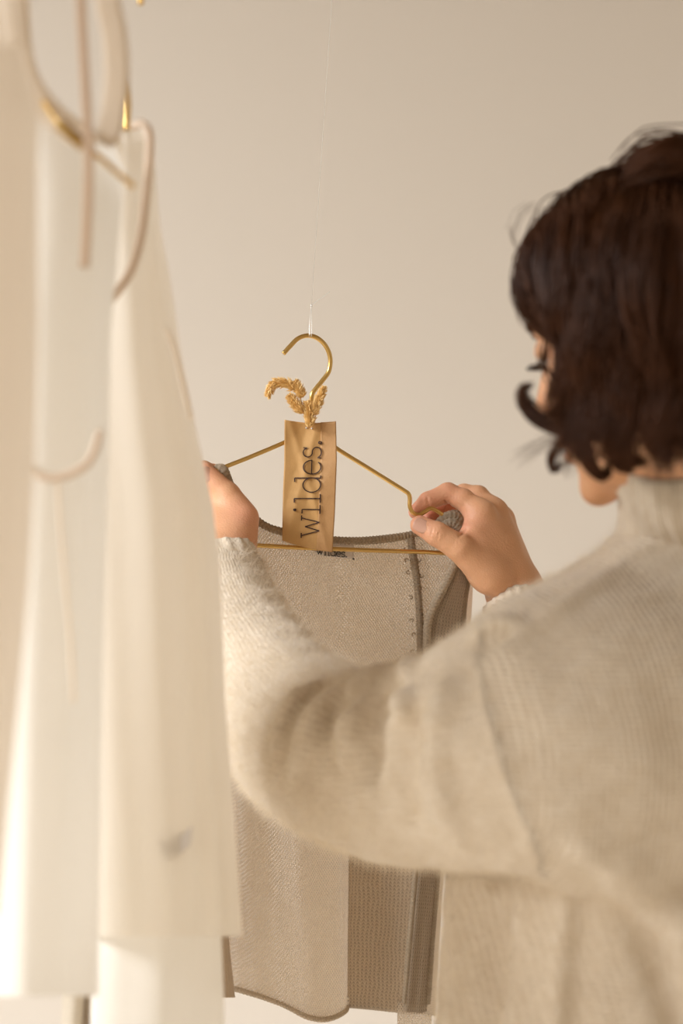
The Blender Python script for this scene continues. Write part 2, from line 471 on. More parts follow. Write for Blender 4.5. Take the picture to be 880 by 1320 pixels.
# ------------------------------------------------------------------ signed distance modelling
class Field:
    def __init__(self, lo, hi, h):
        self.lo = np.array(lo, float)
        self.h = h
        self.n = np.ceil((np.array(hi, float) - self.lo) / h).astype(int) + 1
        self.ax = [(self.lo[i] + h * np.arange(self.n[i])).astype(np.float32) for i in range(3)]
        self.D = np.full(tuple(self.n), 1.0, np.float32)

    def like(self):
        f = Field.__new__(Field)
        f.lo, f.h, f.n, f.ax = self.lo, self.h, self.n, self.ax
        f.D = np.full(tuple(self.n), 1.0, np.float32)
        return f

    def sub(self, lo, hi):
        a = np.clip(np.floor((np.asarray(lo) - self.lo) / self.h).astype(int), 0, self.n)
        b = np.clip(np.ceil((np.asarray(hi) - self.lo) / self.h).astype(int) + 1, 0, self.n)
        if np.any(b <= a):
            return None, None
        s = tuple(slice(a[i], b[i]) for i in range(3))
        g = (self.ax[0][s[0]][:, None, None], self.ax[1][s[1]][None, :, None], self.ax[2][s[2]][None, None, :])
        return s, g

    def apply(self, s, d, k, neg=False):
        A = self.D[s]
        if neg:
            A = -A
        if k > 0:
            hh = np.clip(0.5 + 0.5 * (A - d) / k, 0, 1)
            R = A * (1 - hh) + d * hh - k * hh * (1 - hh)
        else:
            R = np.minimum(A, d)
        self.D[s] = -R if neg else R

    def cone(self, a, b, ra, rb, k=0.0, neg=False, squash=None):
        """round cone; squash=(axis vector, factor>1) flattens the section along the axis"""
        a, b = np.asarray(a, float), np.asarray(b, float)
        m = max(ra, rb) + k + 4 * self.h
        s, g = self.sub(np.minimum(a, b) - m, np.maximum(a, b) + m)
        if s is None:
            return
        ab = b - a
        L2 = max(float(ab @ ab), 1e-12)
        p = [g[i] - np.float32(a[i]) for i in range(3)]
        t = np.clip((p[0] * ab[0] + p[1] * ab[1] + p[2] * ab[2]) / L2, 0, 1)
        q = [p[i] - t * np.float32(ab[i]) for i in range(3)]
        l2 = q[0] ** 2 + q[1] ** 2 + q[2] ** 2
        if squash is not None:
            ax = np.asarray(squash[0], float)
            ax = ax / np.linalg.norm(ax)
            dq = q[0] * ax[0] + q[1] * ax[1] + q[2] * ax[2]
            l2 = l2 + dq * dq * (squash[1] ** 2 - 1)
        d = np.sqrt(l2) - (ra + t * (rb - ra))
        self.apply(s, d.astype(np.float32), k, neg)

    def chain(self, pts, rad, k=0.0, neg=False, squash=None, kin=0.0):
        """union of round cones, blended into the field once"""
        pts = [np.asarray(p, float) for p in pts]
        A = np.array(pts)
        m = max(rad) + k + 4 * self.h
        s, g = self.sub(A.min(0) - m, A.max(0) + m)
        if s is None:
            return
        t = Field.__new__(Field)
        t.h = self.h
        t.ax = [self.ax[i][s[i]] for i in range(3)]
        t.lo = np.array([a[0] for a in t.ax], float)
        t.n = np.array([len(a) for a in t.ax])
        t.D = np.full(tuple(t.n), 1.0, np.float32)
        for i in range(len(pts) - 1):
            t.cone(pts[i], pts[i + 1], rad[i], rad[i + 1], kin, False, squash)
        self.apply(s, t.D, k, neg)

    def ell(self, c, r, k=0.0, R=None, neg=False):
        c, r = np.asarray(c, float), np.asarray(r, float)
        m = max(r) + k + 4 * self.h
        s, g = self.sub(c - m, c + m)
        if s is None:
            return
        p = [g[i] - np.float32(c[i]) for i in range(3)]
        if R is not None:
            R = np.asarray(R, float)   # columns are the local axes
            p = [p[0] * R[0, i] + p[1] * R[1, i] + p[2] * R[2, i] for i in range(3)]
        k0 = np.sqrt((p[0] / r[0]) ** 2 + (p[1] / r[1]) ** 2 + (p[2] / r[2]) ** 2)
        k1 = np.sqrt((p[0] / r[0] ** 2) ** 2 + (p[1] / r[1] ** 2) ** 2 + (p[2] / r[2] ** 2) ** 2) + 1e-6
        d = k0 * (k0 - 1) / k1
        self.apply(s, d.astype(np.float32), k, neg)

    def merge(self, other, k=0.0):
        self.apply(tuple(slice(None) for _ in range(3)), other.D, k)

    def sample(self, p):
        q = (np.asarray(p) - self.lo) / self.h
        i = np.clip(np.floor(q).astype(int), 0, self.n - 2)
        f = np.clip(q - i, 0, 1)
        r = 0
        for dx in (0, 1):
            for dy in (0, 1):
                for dz in (0, 1):
                    wgt = (f[..., 0] if dx else 1 - f[..., 0]) * (f[..., 1] if dy else 1 - f[..., 1]) * (f[..., 2] if dz else 1 - f[..., 2])
                    r = r + wgt * self.D[i[..., 0] + dx, i[..., 1] + dy, i[..., 2] + dz]
        return r

    def trace(self, px, py, y0, y1):
        Y = np.linspace(y0, y1, 600)
        pts = np.stack([(px - 440) / FPX * Y, Y, CAM_Z - (py - 660) / FPX * Y], -1)
        d = self.sample(pts)
        j = np.argmax(d < 0)
        if d[j] >= 0:
            j = int(np.argmin(d))
        return pts[j]

    def mesh(self):
        D = self.D
        S = D < 0
        nx, ny, nz = D.shape
        cnt = np.zeros((nx - 1, ny - 1, nz - 1), np.int8)
        for dx in (0, 1):
            for dy in (0, 1):
                for dz in (0, 1):
                    cnt += S[dx:nx - 1 + dx, dy:ny - 1 + dy, dz:nz - 1 + dz]
        act = np.argwhere((cnt > 0) & (cnt < 8))
        idx = np.full(cnt.shape, -1, np.int32)
        idx[act[:, 0], act[:, 1], act[:, 2]] = np.arange(len(act))
        cor = [(dx, dy, dz) for dx in (0, 1) for dy in (0, 1) for dz in (0, 1)]
        val = np.stack([D[act[:, 0] + c[0], act[:, 1] + c[1], act[:, 2] + c[2]] for c in cor], 1)
        acc = np.zeros((len(act), 3))
        num = np.zeros(len(act))
        for i in range(8):
            for j in range(i + 1, 8):
                if sum(abs(a - b) for a, b in zip(cor[i], cor[j])) != 1:
                    continue
                a, b = val[:, i], val[:, j]
                cr = (a < 0) != (b < 0)
                t = np.where(cr, a / np.where(cr, a - b, 1), 0)
                pos = np.array(cor[i])[None] + t[:, None] * (np.array(cor[j]) - np.array(cor[i]))[None]
                acc += pos * cr[:, None]
                num += cr
        V = (act + acc / num[:, None]) * self.h + self.lo
        Q = []
        # x edges
        e = np.argwhere(S[:-1, 1:-1, 1:-1] != S[1:, 1:-1, 1:-1])
        e[:, 1:] += 1
        q = np.stack([idx[e[:, 0], e[:, 1] - 1, e[:, 2] - 1], idx[e[:, 0], e[:, 1], e[:, 2] - 1], idx[e[:, 0], e[:, 1], e[:, 2]], idx[e[:, 0], e[:, 1] - 1, e[:, 2]]], 1)
        fl = ~S[e[:, 0], e[:, 1], e[:, 2]]
        q[fl] = q[fl][:, ::-1]
        Q.append(q)
        e = np.argwhere(S[1:-1, :-1, 1:-1] != S[1:-1, 1:, 1:-1])
        e[:, 0] += 1
        e[:, 2] += 1
        q = np.stack([idx[e[:, 0] - 1, e[:, 1], e[:, 2] - 1], idx[e[:, 0] - 1, e[:, 1], e[:, 2]], idx[e[:, 0], e[:, 1], e[:, 2]], idx[e[:, 0], e[:, 1], e[:, 2] - 1]], 1)
        fl = ~S[e[:, 0], e[:, 1], e[:, 2]]
        q[fl] = q[fl][:, ::-1]
        Q.append(q)
        e = np.argwhere(S[1:-1, 1:-1, :-1] != S[1:-1, 1:-1, 1:])
        e[:, 0] += 1
        e[:, 1] += 1
        q = np.stack([idx[e[:, 0] - 1, e[:, 1] - 1, e[:, 2]], idx[e[:, 0], e[:, 1] - 1, e[:, 2]], idx[e[:, 0], e[:, 1], e[:, 2]], idx[e[:, 0] - 1, e[:, 1], e[:, 2]]], 1)
        fl = ~S[e[:, 0], e[:, 1], e[:, 2]]
        q[fl] = q[fl][:, ::-1]
        Q.append(q)
        return V, np.vstack(Q)


def smooth_mesh(V, Q, it=2, lam=0.5):
    V = V.copy()
    E = np.vstack([Q[:, [0, 1]], Q[:, [1, 2]], Q[:, [2, 3]], Q[:, [3, 0]]])
    n = len(V)
    deg = np.bincount(E[:, 0], minlength=n) + np.bincount(E[:, 1], minlength=n)
    for _ in range(it):
        A = np.zeros_like(V)
        for c in range(3):
            A[:, c] = np.bincount(E[:, 0], V[E[:, 1], c], n) + np.bincount(E[:, 1], V[E[:, 0], c], n)
        V += lam * (A / np.maximum(deg, 1)[:, None] - V)
    return V


# ------------------------------------------------------------------ the room
WALL_Y = 2.75
ROOM_H = 3.3
def struct(name, V, F, mat):
    o = mk(name, V, F, mat, smooth=False)
    o['kind'] = 'structure'
    return o


struct('floor', *box((-2.0, -1.6, -0.1), (2.6, WALL_Y, 0.0)), M_floor)
struct('wall_back', *box((-2.1, WALL_Y, 0.0), (2.7, WALL_Y + 0.1, ROOM_H)), M_wall)
wl = join([box((-2.1, -1.6, 0.0), (-2.0, -0.90, ROOM_H)), box((-2.1, 2.00, 0.0), (-2.0, WALL_Y, ROOM_H)),
           box((-2.1, -0.90, 0.0), (-2.0, 2.00, 0.85)), box((-2.1, -0.90, 2.82), (-2.0, 2.00, ROOM_H))])
struct('wall_left', wl[0], wl[1], M_wall)
wf = join([box((-2.08, -0.90, 0.85), (-2.03, -0.85, 2.82)), box((-2.08, 1.95, 0.85), (-2.03, 2.00, 2.82)), box((-2.08, -0.85, 0.85), (-2.03, 1.95, 0.90)),
           box((-2.08, -0.85, 2.77), (-2.03, 1.95, 2.82)), box((-2.08, 0.53, 0.90), (-2.03, 0.57, 2.77))])
struct('window_1', wf[0], wf[1], M_trim)
struct('ceiling', *box((-2.0, -1.6, ROOM_H), (2.6, WALL_Y, ROOM_H + 0.1)), M_ceil)
struct('baseboard_back', *box((-2.0, WALL_Y - 0.018, 0.0), (2.6, WALL_Y, 0.09)), M_trim)

# ------------------------------------------------------------------ the brass hanger, thread, tag
def YH(px):            # depth of the hanger plane at a pixel column
    return 1.862 + (px - 285) * (1.912 - 1.862) / 305


def rod(name, pts, r, mat, parent, n=60, dY=0.0, nseg=10):
    W = [P(p[0], p[1], (p[2] if len(p) > 2 else YH(p[0])) + dY) for p in pts]
    V, F, UV = tube(catmull(W, n), r, nseg)
    return mk(name, V, F, mat, parent, uv=UV)


hg = empty('wire_hanger', P(400, 706, YH(400)))
tag(hg, 'thin brass wire hanger inside the knit vest, hung from a clear thread', 'hanger')
rod('hook', [(365, 456), (374, 446), (383, 437), (393, 433), (403, 433.5), (412, 438), (419.5, 446), (424.5, 457), (425.5, 468), (423, 480), (415, 491), (406, 502), (402, 509), (401.5, 522), (401.5, 548)], 0.0019, M_brass, hg, 120)
rod('left_arm', [(401.5, 548), (392, 558), (365, 571), (320, 590), (285, 604), (272, 612), (268, 622)], 0.0018, M_brass, hg, 60)
rod('right_arm', [(401.5, 548), (412, 562), (435, 579), (480, 607), (520, 632), (526.5, 637), (528, 643), (528, 653), (532, 661), (540, 663.5), (547, 660), (554, 655.5), (560, 657), (568, 662), (576, 668)], 0.0018, M_brass, hg, 110)
rod('bottom_bar', [(268, 622), (266, 650), (270, 690), (282, 700.5), (330, 703), (400, 706.5), (480, 709.5), (545, 711.5), (563, 712.5), (586, 712), (592, 700), (588, 684), (576, 668)], 0.0018, M_brass, hg, 150)

th = empty('nylon_thread', P(400, 433, YH(400)))
tag(th, 'fine clear nylon thread tied to the hook of the wire hanger', 'thread')
topz = ROOM_H
kn = P(401.3, 394, YH(400))
tp = P(418, 145, YH(400))
dirv = (tp - kn) / (tp[2] - kn[2])
end = kn + dirv * (topz - kn[2])
V, F, UV = tube([kn, kn * 0.5 + end * 0.5, end], 0.00028, 6)
mk('line', V, F, M_thread, th)
for sx in (-1.4, 1.2):
    V, F, UV = tube(catmull([kn, P(400.5 + sx, 415, YH(400)), P(400 + sx, 431, YH(400) - 0.0022), P(400 + sx, 434.5, YH(400) - 0.0022)], 14), 0.0003, 6)
    mk('loop', V, F, M_thread, th)
V, F, UV = tube(catmull([kn, P(409, 387.5, YH(400)), P(417, 382, YH(400)), P(425, 376, YH(400))], 12), 0.00025, 6)
mk('loose_end', V, F, M_thread, th)
V, F, UV = tube([kn - (0, 0, 0.0012), kn, kn + (0, 0, 0.0012)], [0.0005, 0.0010, 0.0005], 8)
mk('knot', V, F, M_thread, th)

# kraft paper tag (a folded paper sachet)
def tag_Y(a, b):
    return 1.8655 + 0.0035 * (b - 0.1) * 2 + 0.0022 * math.sin(a * 3.3 + 0.4) + 0.0016 * math.sin(b * 5.2 + a * 2.6) - 0.006 * max(0, 0.12 - b)


def tag_px(a, b):
    lx = np.interp(b, [0, 0.35, 0.6, 1], [366.5, 366.2, 364.5, 363.5])
    rx = np.interp(b, [0, 0.3, 0.7, 1], [433, 434, 431.5, 428.5])
    ly = 541 + (697 - 541) * b
    ry = 543 + (712 - 543) * b
    y = ly + (ry - ly) * a + 3.0 * math.sin(a * math.pi) * (1 - b) * (1 if a < 0.7 else 0.8) + 2.0 * math.sin(a * math.pi) * b
    return lx + (rx - lx) * a, y


def tag_pt(a, b, off=0.0):
    x, y = tag_px(a, b)
    return P(x, y, tag_Y(a, b) - off)


def slab(fn, nu, nv, thick):
    """closed thin slab from a surface function fn(a,b,offset)"""
    V = []
    for o in (thick / 2, -thick / 2):
        for j in range(nv):
            for i in range(nu):
                V.append(fn(i / (nu - 1), j / (nv - 1), o))
    n = nu * nv
    F = [f[::-1] for f in grid_faces(nu, nv)] + [tuple(i + n for i in f) for f in grid_faces(nu, nv)]
    ring = [i for i in range(nu)] + [j * nu + nu - 1 for j in range(1, nv)] + [(nv - 1) * nu + i for i in range(nu - 2, -1, -1)] + [j * nu for j in range(nv - 2, 0, -1)]
    for i in range(len(ring)):
        a, b = ring[i], ring[(i + 1) % len(ring)]
        F.append((a, b, b + n, a + n))
    return np.array(V), F


kt = empty('paper_tag', tag_pt(0.5, 1.0))
tag(kt, 'upright brown kraft paper tag lettered wildes. hanging in front of the hanger', 'tag')


def crumple(a, b):
    c = 0.0
    c += 0.0014 * abs(((a * 1.3 + b * 2.1) % 1.0) - 0.5)
    c += 0.0016 * max(0, 0.18 - abs(a + 0.55 * b - 0.62)) / 0.18
    c += 0.0012 * max(0, 0.12 - abs(a - 0.8 * b - 0.1)) / 0.12
    return c


V, F = slab(lambda a, b, o: tag_pt(a, b, o * 1.0 + crumple(a, b)), 34, 60, 0.0010)
mk('paper_sheet', V, F, M_kraft, kt)
V, F = slab(lambda a, b, o: tag_pt(0.70 + 0.30 * a - 0.02 * b * (1 - a), b, o + 0.0010 + crumple(0.70 + 0.3 * a, b)), 12, 60, 0.0007)
mk('side_fold', V, F, M_kraft2, kt)


def tag_surface(px, py):
    b = (py - 542) / 162.0
    lx, _ = tag_px(0, b)
    rx, _ = tag_px(1, b)
    a = (px - lx) / (rx - lx)
    y = tag_Y(a, b) - crumple(a, b)
    return y - (0.0021 if a > 0.66 else 0.0012)


def stroke_ribbon(pts2, wd, fn):
    """flat ribbon with thickness following 2-D points mapped by fn(x,y,offset)"""
    pts2 = np.asarray(pts2, float)
    T = np.gradient(pts2, axis=0)
    T /= np.linalg.norm(T, axis=1)[:, None] + 1e-9
    Nn = np.stack([-T[:, 1], T[:, 0]], 1)
    V, F = [], []
    for i in range(len(pts2)):
        for s, o in ((-1, 0), (1, 0), (1, 0.00035), (-1, 0.00035)):
            q = pts2[i] + Nn[i] * s * wd / 2
            V.append(fn(q[0], q[1], o))
    for i in range(len(pts2) - 1):
        for k in range(4):
            F.append((i * 4 + k, i * 4 + (k + 1) % 4, i * 4 + 4 + (k + 1) % 4, i * 4 + 4 + k))
    F += [(3, 2, 1, 0), tuple((len(pts2) - 1) * 4 + k for k in range(4))]
    return np.array(V), F


def seg(*p):
    out = []
    for a, b in zip(p[:-1], p[1:]):
        n = max(2, int(np.hypot(b[0] - a[0], b[1] - a[1]) / 0.08))
        for t in np.linspace(0, 1, n, endpoint=False):
            out.append((a[0] + (b[0] - a[0]) * t, a[1] + (b[1] - a[1]) * t))
    return out + [p[-1]]


def arc(cx, cy, rx, ry, a0, a1, n=28):
    return [(cx + rx * math.cos(math.radians(a)), cy + ry * math.sin(math.radians(a))) for a in np.linspace(a0, a1, n)]


GLYPH = {
    'w': ([seg((0.05, 1), (0.36, 0.02)), seg((0.36, 0.02), (0.62, 0.80)), seg((0.62, 0.80), (0.90, 0.02)), seg((0.90, 0.02), (1.18, 1)),
           seg((-0.10, 1), (0.22, 1)), seg((1.02, 1), (1.34, 1))], 1.36),
    'i': ([seg((0.36, 0), (0.36, 0.98)), seg((0.10, 0.98), (0.36, 0.98)), seg((0.08, 0), (0.64, 0)), arc(0.34, 1.38, 0.045, 0.045, 0, 360, 10)], 0.70),
    'l': ([seg((0.36, 0), (0.36, 1.42)), seg((0.10, 1.42), (0.36, 1.42)), seg((0.08, 0), (0.64, 0))], 0.72),
    'd': ([arc(0.50, 0.48, 0.46, 0.48, 15, 345, 40), seg((0.95, 0), (0.95, 1.42)), seg((0.70, 1.42), (0.95, 1.42)), seg((0.95, 0), (1.12, 0))], 1.16),
    'e': ([arc(0.48, 0.48, 0.44, 0.48, 0, 318, 40), seg((0.04, 0.50), (0.92, 0.50))], 1.02),
    's': ([arc(0.40, 0.73, 0.29, 0.25, 20, 262, 24) + arc(0.40, 0.24, 0.33, 0.25, 82, -160, 24), seg((0.68, 0.76), (0.70, 0.98)), seg((0.06, 0.20), (0.05, 0.0))], 0.86),
    '.': ([arc(0.16, 0.07, 0.075, 0.075, 0, 360, 14)], 0.3),
}


def lettering(text, fn, size, wd, origin):
    """strokes of a thin slab-serif word; fn maps (along, up, off) in pixels"""
    parts = []
    x = origin
    for ch in text:
        strokes, adv = GLYPH[ch]
        for st in strokes:
            heavy = 1.6 if (ch == 'i' and len(st) == 10) else 1.0
            parts.append(stroke_ribbon([((x + p[0]) * size, p[1] * size) for p in st], wd * heavy, fn))
        x += adv
    return join(parts)


SZ = 23.5
base_x = lambda al: 411.5 + (al / 123.0) * 2.5
def tag_text(al, up, off):
    al = al * 0.86
    px, py = base_x(al) - up, 693.5 - al
    return P(px, py, tag_surface(px, py) - off)


V, F, _ = lettering('wildes.', tag_text, SZ, 1.55, 0.10)
mk('lettering', V, F, M_ink, kt, smooth=False)
for (ex, ey) in ((394.8, 551.5), (401.8, 552.3)):
    c = P(ex, ey, tag_surface(ex, ey) - 0.0004)
    V, F, UV = tube([c - (0, 0.0004, 0), c + (0, 0.0006, 0)], 0.0007, 10)
    mk('staple_end', V, F, M_trim, kt)

# dried grass sprigs tucked into the tag
def seed_head(spine, rmax, nsp, lent, parent, seed):
    r = np.random.default_rng(seed)
    W = np.array(spine)
    parts = []
    for i in range(nsp):
        t = (i + r.random()) / nsp
        k = t * (len(W) - 1.001)
        j = int(k)
        c = W[j] * (1 - (k - j)) + W[j + 1] * (k - j)
        T = W[min(j + 1, len(W) - 1)] - W[j]
        T /= np.linalg.norm(T)
        rv = r.normal(size=3)
        rv -= T * (rv @ T)
        rv /= np.linalg.norm(rv)
        env = rmax * (math.sin(math.pi * min(0.97, 0.10 + 0.86 * t)) ** 0.6)
        d = T * (0.75 + 0.3 * r.random()) + rv * (0.40 + 0.75 * r.random())
        d /= np.linalg.norm(d)
        L = lent * (0.7 + 0.6 * r.random()) * (1 - 0.35 * t)
        b0 = c + rv * env * r.random() * 0.55
        mid, e = b0 + d * L * 0.45, b0 + d * L
        s = np.cross(d, rv)
        s /= np.linalg.norm(s)
        n2 = np.cross(d, s)
        hw = 0.00055 * (0.8 + 0.5 * r.random())
        parts.append((np.array([b0, mid + s * hw, mid - 0.5 * s * hw + n2 * hw, mid - 0.5 * s * hw - n2 * hw, e]),
                      [(0, 1, 2), (0, 2, 3), (0, 3, 1), (1, 4, 2), (2, 4, 3), (3, 4, 1)]))
    V, F, _ = join(parts)
    return mk('seed_head', V, F, M_straw, parent, smooth=False)


dg = empty('dried_grass', P(398, 551, 1.862))
tag(dg, 'sprig of dried golden grass with bent seed heads tucked into the paper tag', 'dried grass')
yg = 1.8605
def gp(pts, n=20):
    return catmull([P(x, y, yg + (z[0] if z else 0)) for x, y, *z in pts], n)


stem_main = gp([(398, 552), (394.5, 540), (391, 532), (388.5, 521), (385, 510), (380.5, 504), (376, 499)])
V, F, _ = tube(stem_main, 0.00042, 6)
mk('stem', V, F, M_stem, dg)
for pts in ([(391.5, 534), (387, 529), (383, 524)], [(388, 519), (387.5, 513), (388, 508)], [(399, 552), (401, 540), (404, 528)], [(398, 552), (398.5, 540), (398.5, 532)]):
    V, F, _ = tube(gp(pts, 8), 0.00035, 6)
    mk('stem', V, F, M_stem, dg)
seed_head(gp([(379, 503), (374, 497), (368, 493.5), (361, 492.5), (354, 494), (349, 500), (345, 510)]), 0.0046, 640, 0.0050, dg, 1)
seed_head(gp([(388, 514), (387, 507), (384, 500), (381, 493)]), 0.0046, 340, 0.0052, dg, 2)
seed_head(gp([(391, 533), (386, 527), (380, 520), (373, 511)]), 0.0050, 420, 0.0052, dg, 3)
seed_head(gp([(402, 536), (407, 524), (412, 512), (417, 500)]), 0.0046, 480, 0.0050, dg, 4)
seed_head(gp([(398.5, 551), (399, 541), (398, 531), (396, 519)]), 0.0052, 540, 0.0052, dg, 5)

# ------------------------------------------------------------------ the knit vest
kv = empty('knit_vest', P(430, 1300, 1.89))
tag(kv, 'open grey beige hand knitted vest hung on the brass hanger', 'vest')


def poly(xs, ys):
    xs, ys = np.asarray(xs, float), np.asarray(ys, float)
    return lambda t: float(np.interp(t, xs, ys))


# top edge (neckline) and bottom edge given along the sheet parameter u
TOPX = [(0.0, 272, 612), (0.05, 283, 604), (0.11, 296, 628), (0.18, 314, 653), (0.26, 332, 671), (0.35, 355, 683), (0.50, 410, 694), (0.64, 465, 697), (0.78, 515, 692), (0.88, 552, 684), (1.0, 592, 680)]
TOP = np.array(TOPX)
BOT = np.array([  # u, px, py, dY
    (0.0, 286, 1272, -0.016), (0.10, 305, 1275, -0.018), (0.20, 335, 1284, -0.017), (0.30, 365, 1295, -0.018), (0.40, 397, 1312, -0.020), (0.47, 420, 1315, -0.021),
    (0.52, 440, 1308, -0.020), (0.56, 449, 1300, -0.013), (0.60, 445, 1296, -0.004), (0.64, 452, 1296, 0.004), (0.72, 478, 1298, 0.010), (0.82, 510, 1302, 0.012), (0.92, 540, 1304, 0.008), (1.0, 562, 1306, 0.004)])
TOPc = catmull(TOP[:, 1:], 121)
BOTd = np.stack([np.interp(np.linspace(0, 1, 121), BOT[:, 0], BOT[:, i]) for i in (1, 2, 3)], 1)
kern = np.ones(7) / 7
for i in range(3):
    pad = np.r_[np.full(3, BOTd[0, i]), BOTd[:, i], np.full(3, BOTd[-1, i])]
    BOTd[:, i] = np.convolve(pad, kern, 'valid')


def vest_back(i, v):
    tx, ty = TOPc[i]
    bx, by, bd = BOTd[i]
    u = i / 120
    e = v ** 0.8
    px = tx + (bx - tx) * (v + max(0, 1 - u / 0.3) * 0.55 * (min(1, v * 2.2) - v))
    # widen quickly below the shoulders
    wide = math.sin(min(1, v * 1.15) * math.pi) * 14
    px += (u - 0.55) * wide
    py = ty + (by - ty) * v
    py += 6 * math.sin(u * 17) * v * (1 - v) * 0.5
    fold = bd * np.clip((v - 0.28) / 0.5, 0, 1) ** 1.3
    ripple = 0.0022 * math.sin(u * 26 + 0.6) * np.clip((v - 0.1) / 0.5, 0, 1) + 0.003 * math.sin(u * 9 + v * 2)
    Y = YH(tx) + 0.014 + 0.006 * v + fold + ripple
    return P(px, py, Y)


NV = 150
Vb = np.array([[vest_back(i, j / (NV - 1)) for i in range(121)] for j in range(NV)])
dU = np.zeros((NV, 121))
dU[:, 1:] = np.cumsum(np.linalg.norm(np.diff(Vb, axis=1), axis=2), axis=1)
dU = np.broadcast_to(dU[NV // 2][None], dU.shape)
dV = np.zeros((NV, 121))
dV[1:] = np.cumsum(np.linalg.norm(np.diff(Vb, axis=0), axis=2), axis=0)
uv = np.stack([dU.ravel(), dV.ravel()], 1)
# left two thirds purl side, the right third shows the stocking side
Fg = grid_faces(121, NV)
split = 72
def sheet_part(name, i0, i1, mat):
    sub = Vb[:, i0:i1 + 1]
    n = i1 - i0 + 1
    V1 = sub.reshape(-1, 3)
    # second skin 1.6 mm behind
    gu = np.gradient(sub, axis=1)
    gv = np.gradient(sub, axis=0)
    Nn = np.cross(gu, gv)
    Nn /= np.linalg.norm(Nn, axis=2)[..., None] + 1e-12
    V2 = (sub + np.where(Nn[..., 1:2] > 0, Nn, -Nn) * 0.0018).reshape(-1, 3)
    F1 = grid_faces(n, NV)
    o = len(V1)
    F2 = [tuple(i + o for i in f[::-1]) for f in F1]
    ring = list(range(n)) + [j * n + n - 1 for j in range(1, NV)] + [(NV - 1) * n + i for i in range(n - 2, -1, -1)] + [j * n for j in range(NV - 2, 0, -1)]
    F3 = [(ring[i], ring[i] + o, ring[(i + 1) % len(ring)] + o, ring[(i + 1) % len(ring)]) for i in range(len(ring))]
    uu = uv.reshape(NV, 121, 2)[:, i0:i1 + 1].reshape(-1, 2)
    return mk(name, np.vstack([V1, V2]), F1 + F2 + F3, mat, kv, uv=np.vstack([uu, uu]))


sheet_part('back_panel', 0, 120, M_purl)
# overlay of the folded-over stocking side, low right
def vest_side(a, b, o):
    i = 73 + a * 34
    i0 = int(i)
    f = i - i0
    j = (0.50 + 0.50 * b) * (NV - 1)
    j0 = min(int(j), NV - 2)
    g = j - j0
    p = (Vb[j0, i0] * (1 - f) + Vb[j0, min(i0 + 1, 120)] * f) * (1 - g) + (Vb[j0 + 1, i0] * (1 - f) + Vb[j0 + 1, min(i0 + 1, 120)] * f) * g
    return p + np.array([0, -0.0035 - o, -0.001 * b])


def slab_uv(fn, nu, nv, thick, su, sv):
    V, F = slab(fn, nu, nv, thick)
    uvv = [(i / (nu - 1) * su, j / (nv - 1) * sv) for j in range(nv) for i in range(nu)]
    return V, F, np.array(uvv + uvv)


V, F, U = slab_uv(vest_side, 36, 70, 0.0018, 0.05, 0.20)
mk('inner_panel', V, F, M_stock, kv, uv=U)


def sheet_px(cols, rows_l, rows_r, name, mat, su, sv, bulge=0.006, nu=22, nv=60, ripple=0.0):
    """sheet between a left and a right pixel edge (lists of px,py,Y)"""
    L = catmull([P(*p) for p in rows_l], nv)
    R = catmull([P(*p) for p in rows_r], nv)

    def fn(a, b, o):
        j = b * (nv - 1)
        j0 = min(int(j), nv - 2)
        g = j - j0
        l = L[j0] * (1 - g) + L[j0 + 1] * g
        r = R[j0] * (1 - g) + R[j0 + 1] * g
        p = l * (1 - a) + r * a
        return p + np.array([0, -bulge * math.sin(a * math.pi) + ripple * math.sin(a * 11 + b * 3) - o, 0])
    V, F, U = slab_uv(fn, nu, nv, 0.0018, su, sv)
    return mk(name, V, F, mat, kv, uv=U), L, R


# right front of the open vest
fr_l = [(598, 694, 1.912), (589, 716, 1.905), (577, 745, 1.898), (562, 775, 1.892), (551, 800, 1.889), (549, 850, 1.888), (545, 950, 1.887), (536, 1100, 1.884), (526, 1220, 1.882), (519, 1303, 1.880)]
fr_r = [(604, 690, 1.924), (606, 716, 1.922), (603, 745, 1.918), (598, 780, 1.914), (596, 810, 1.912), (593, 850, 1.910), (583, 950, 1.906), (566, 1100, 1.900), (556, 1220, 1.897), (550, 1304, 1.895)]
_, FL, FR = sheet_px(None, fr_l, fr_r, 'front_panel', M_front, 0.035, 0.40, 0.005, ripple=0.0015)
# strip beyond the armhole
sp_l = [(601, 716, 1.925), (599, 745, 1.924), (594, 790, 1.922), (592, 840, 1.920), (578, 980, 1.914), (561, 1110, 1.908), (552, 1220, 1.905), (548, 1306, 1.904)]
sp_r = [(608, 730, 1.945), (609, 760, 1.944), (607, 800, 1.942), (604, 850, 1.940), (592, 980, 1.934), (574, 1110, 1.928), (566, 1220, 1.925), (562, 1308, 1.924)]
sheet_px(None, sp_l, sp_r, 'side_strip', M_purl, 0.03, 0.38, 0.001)
# rear hem peeping out below
rh_l = [(512, 1290, 1.925), (512, 1330, 1.925), (512, 1400, 1.925)]
rh_r = [(556, 1290, 1.93), (556, 1330, 1.93), (556, 1400, 1.93)]
sheet_px(None, rh_l, rh_r, 'lower_hem', M_purl, 0.03, 0.06, 0.001, nv=20)


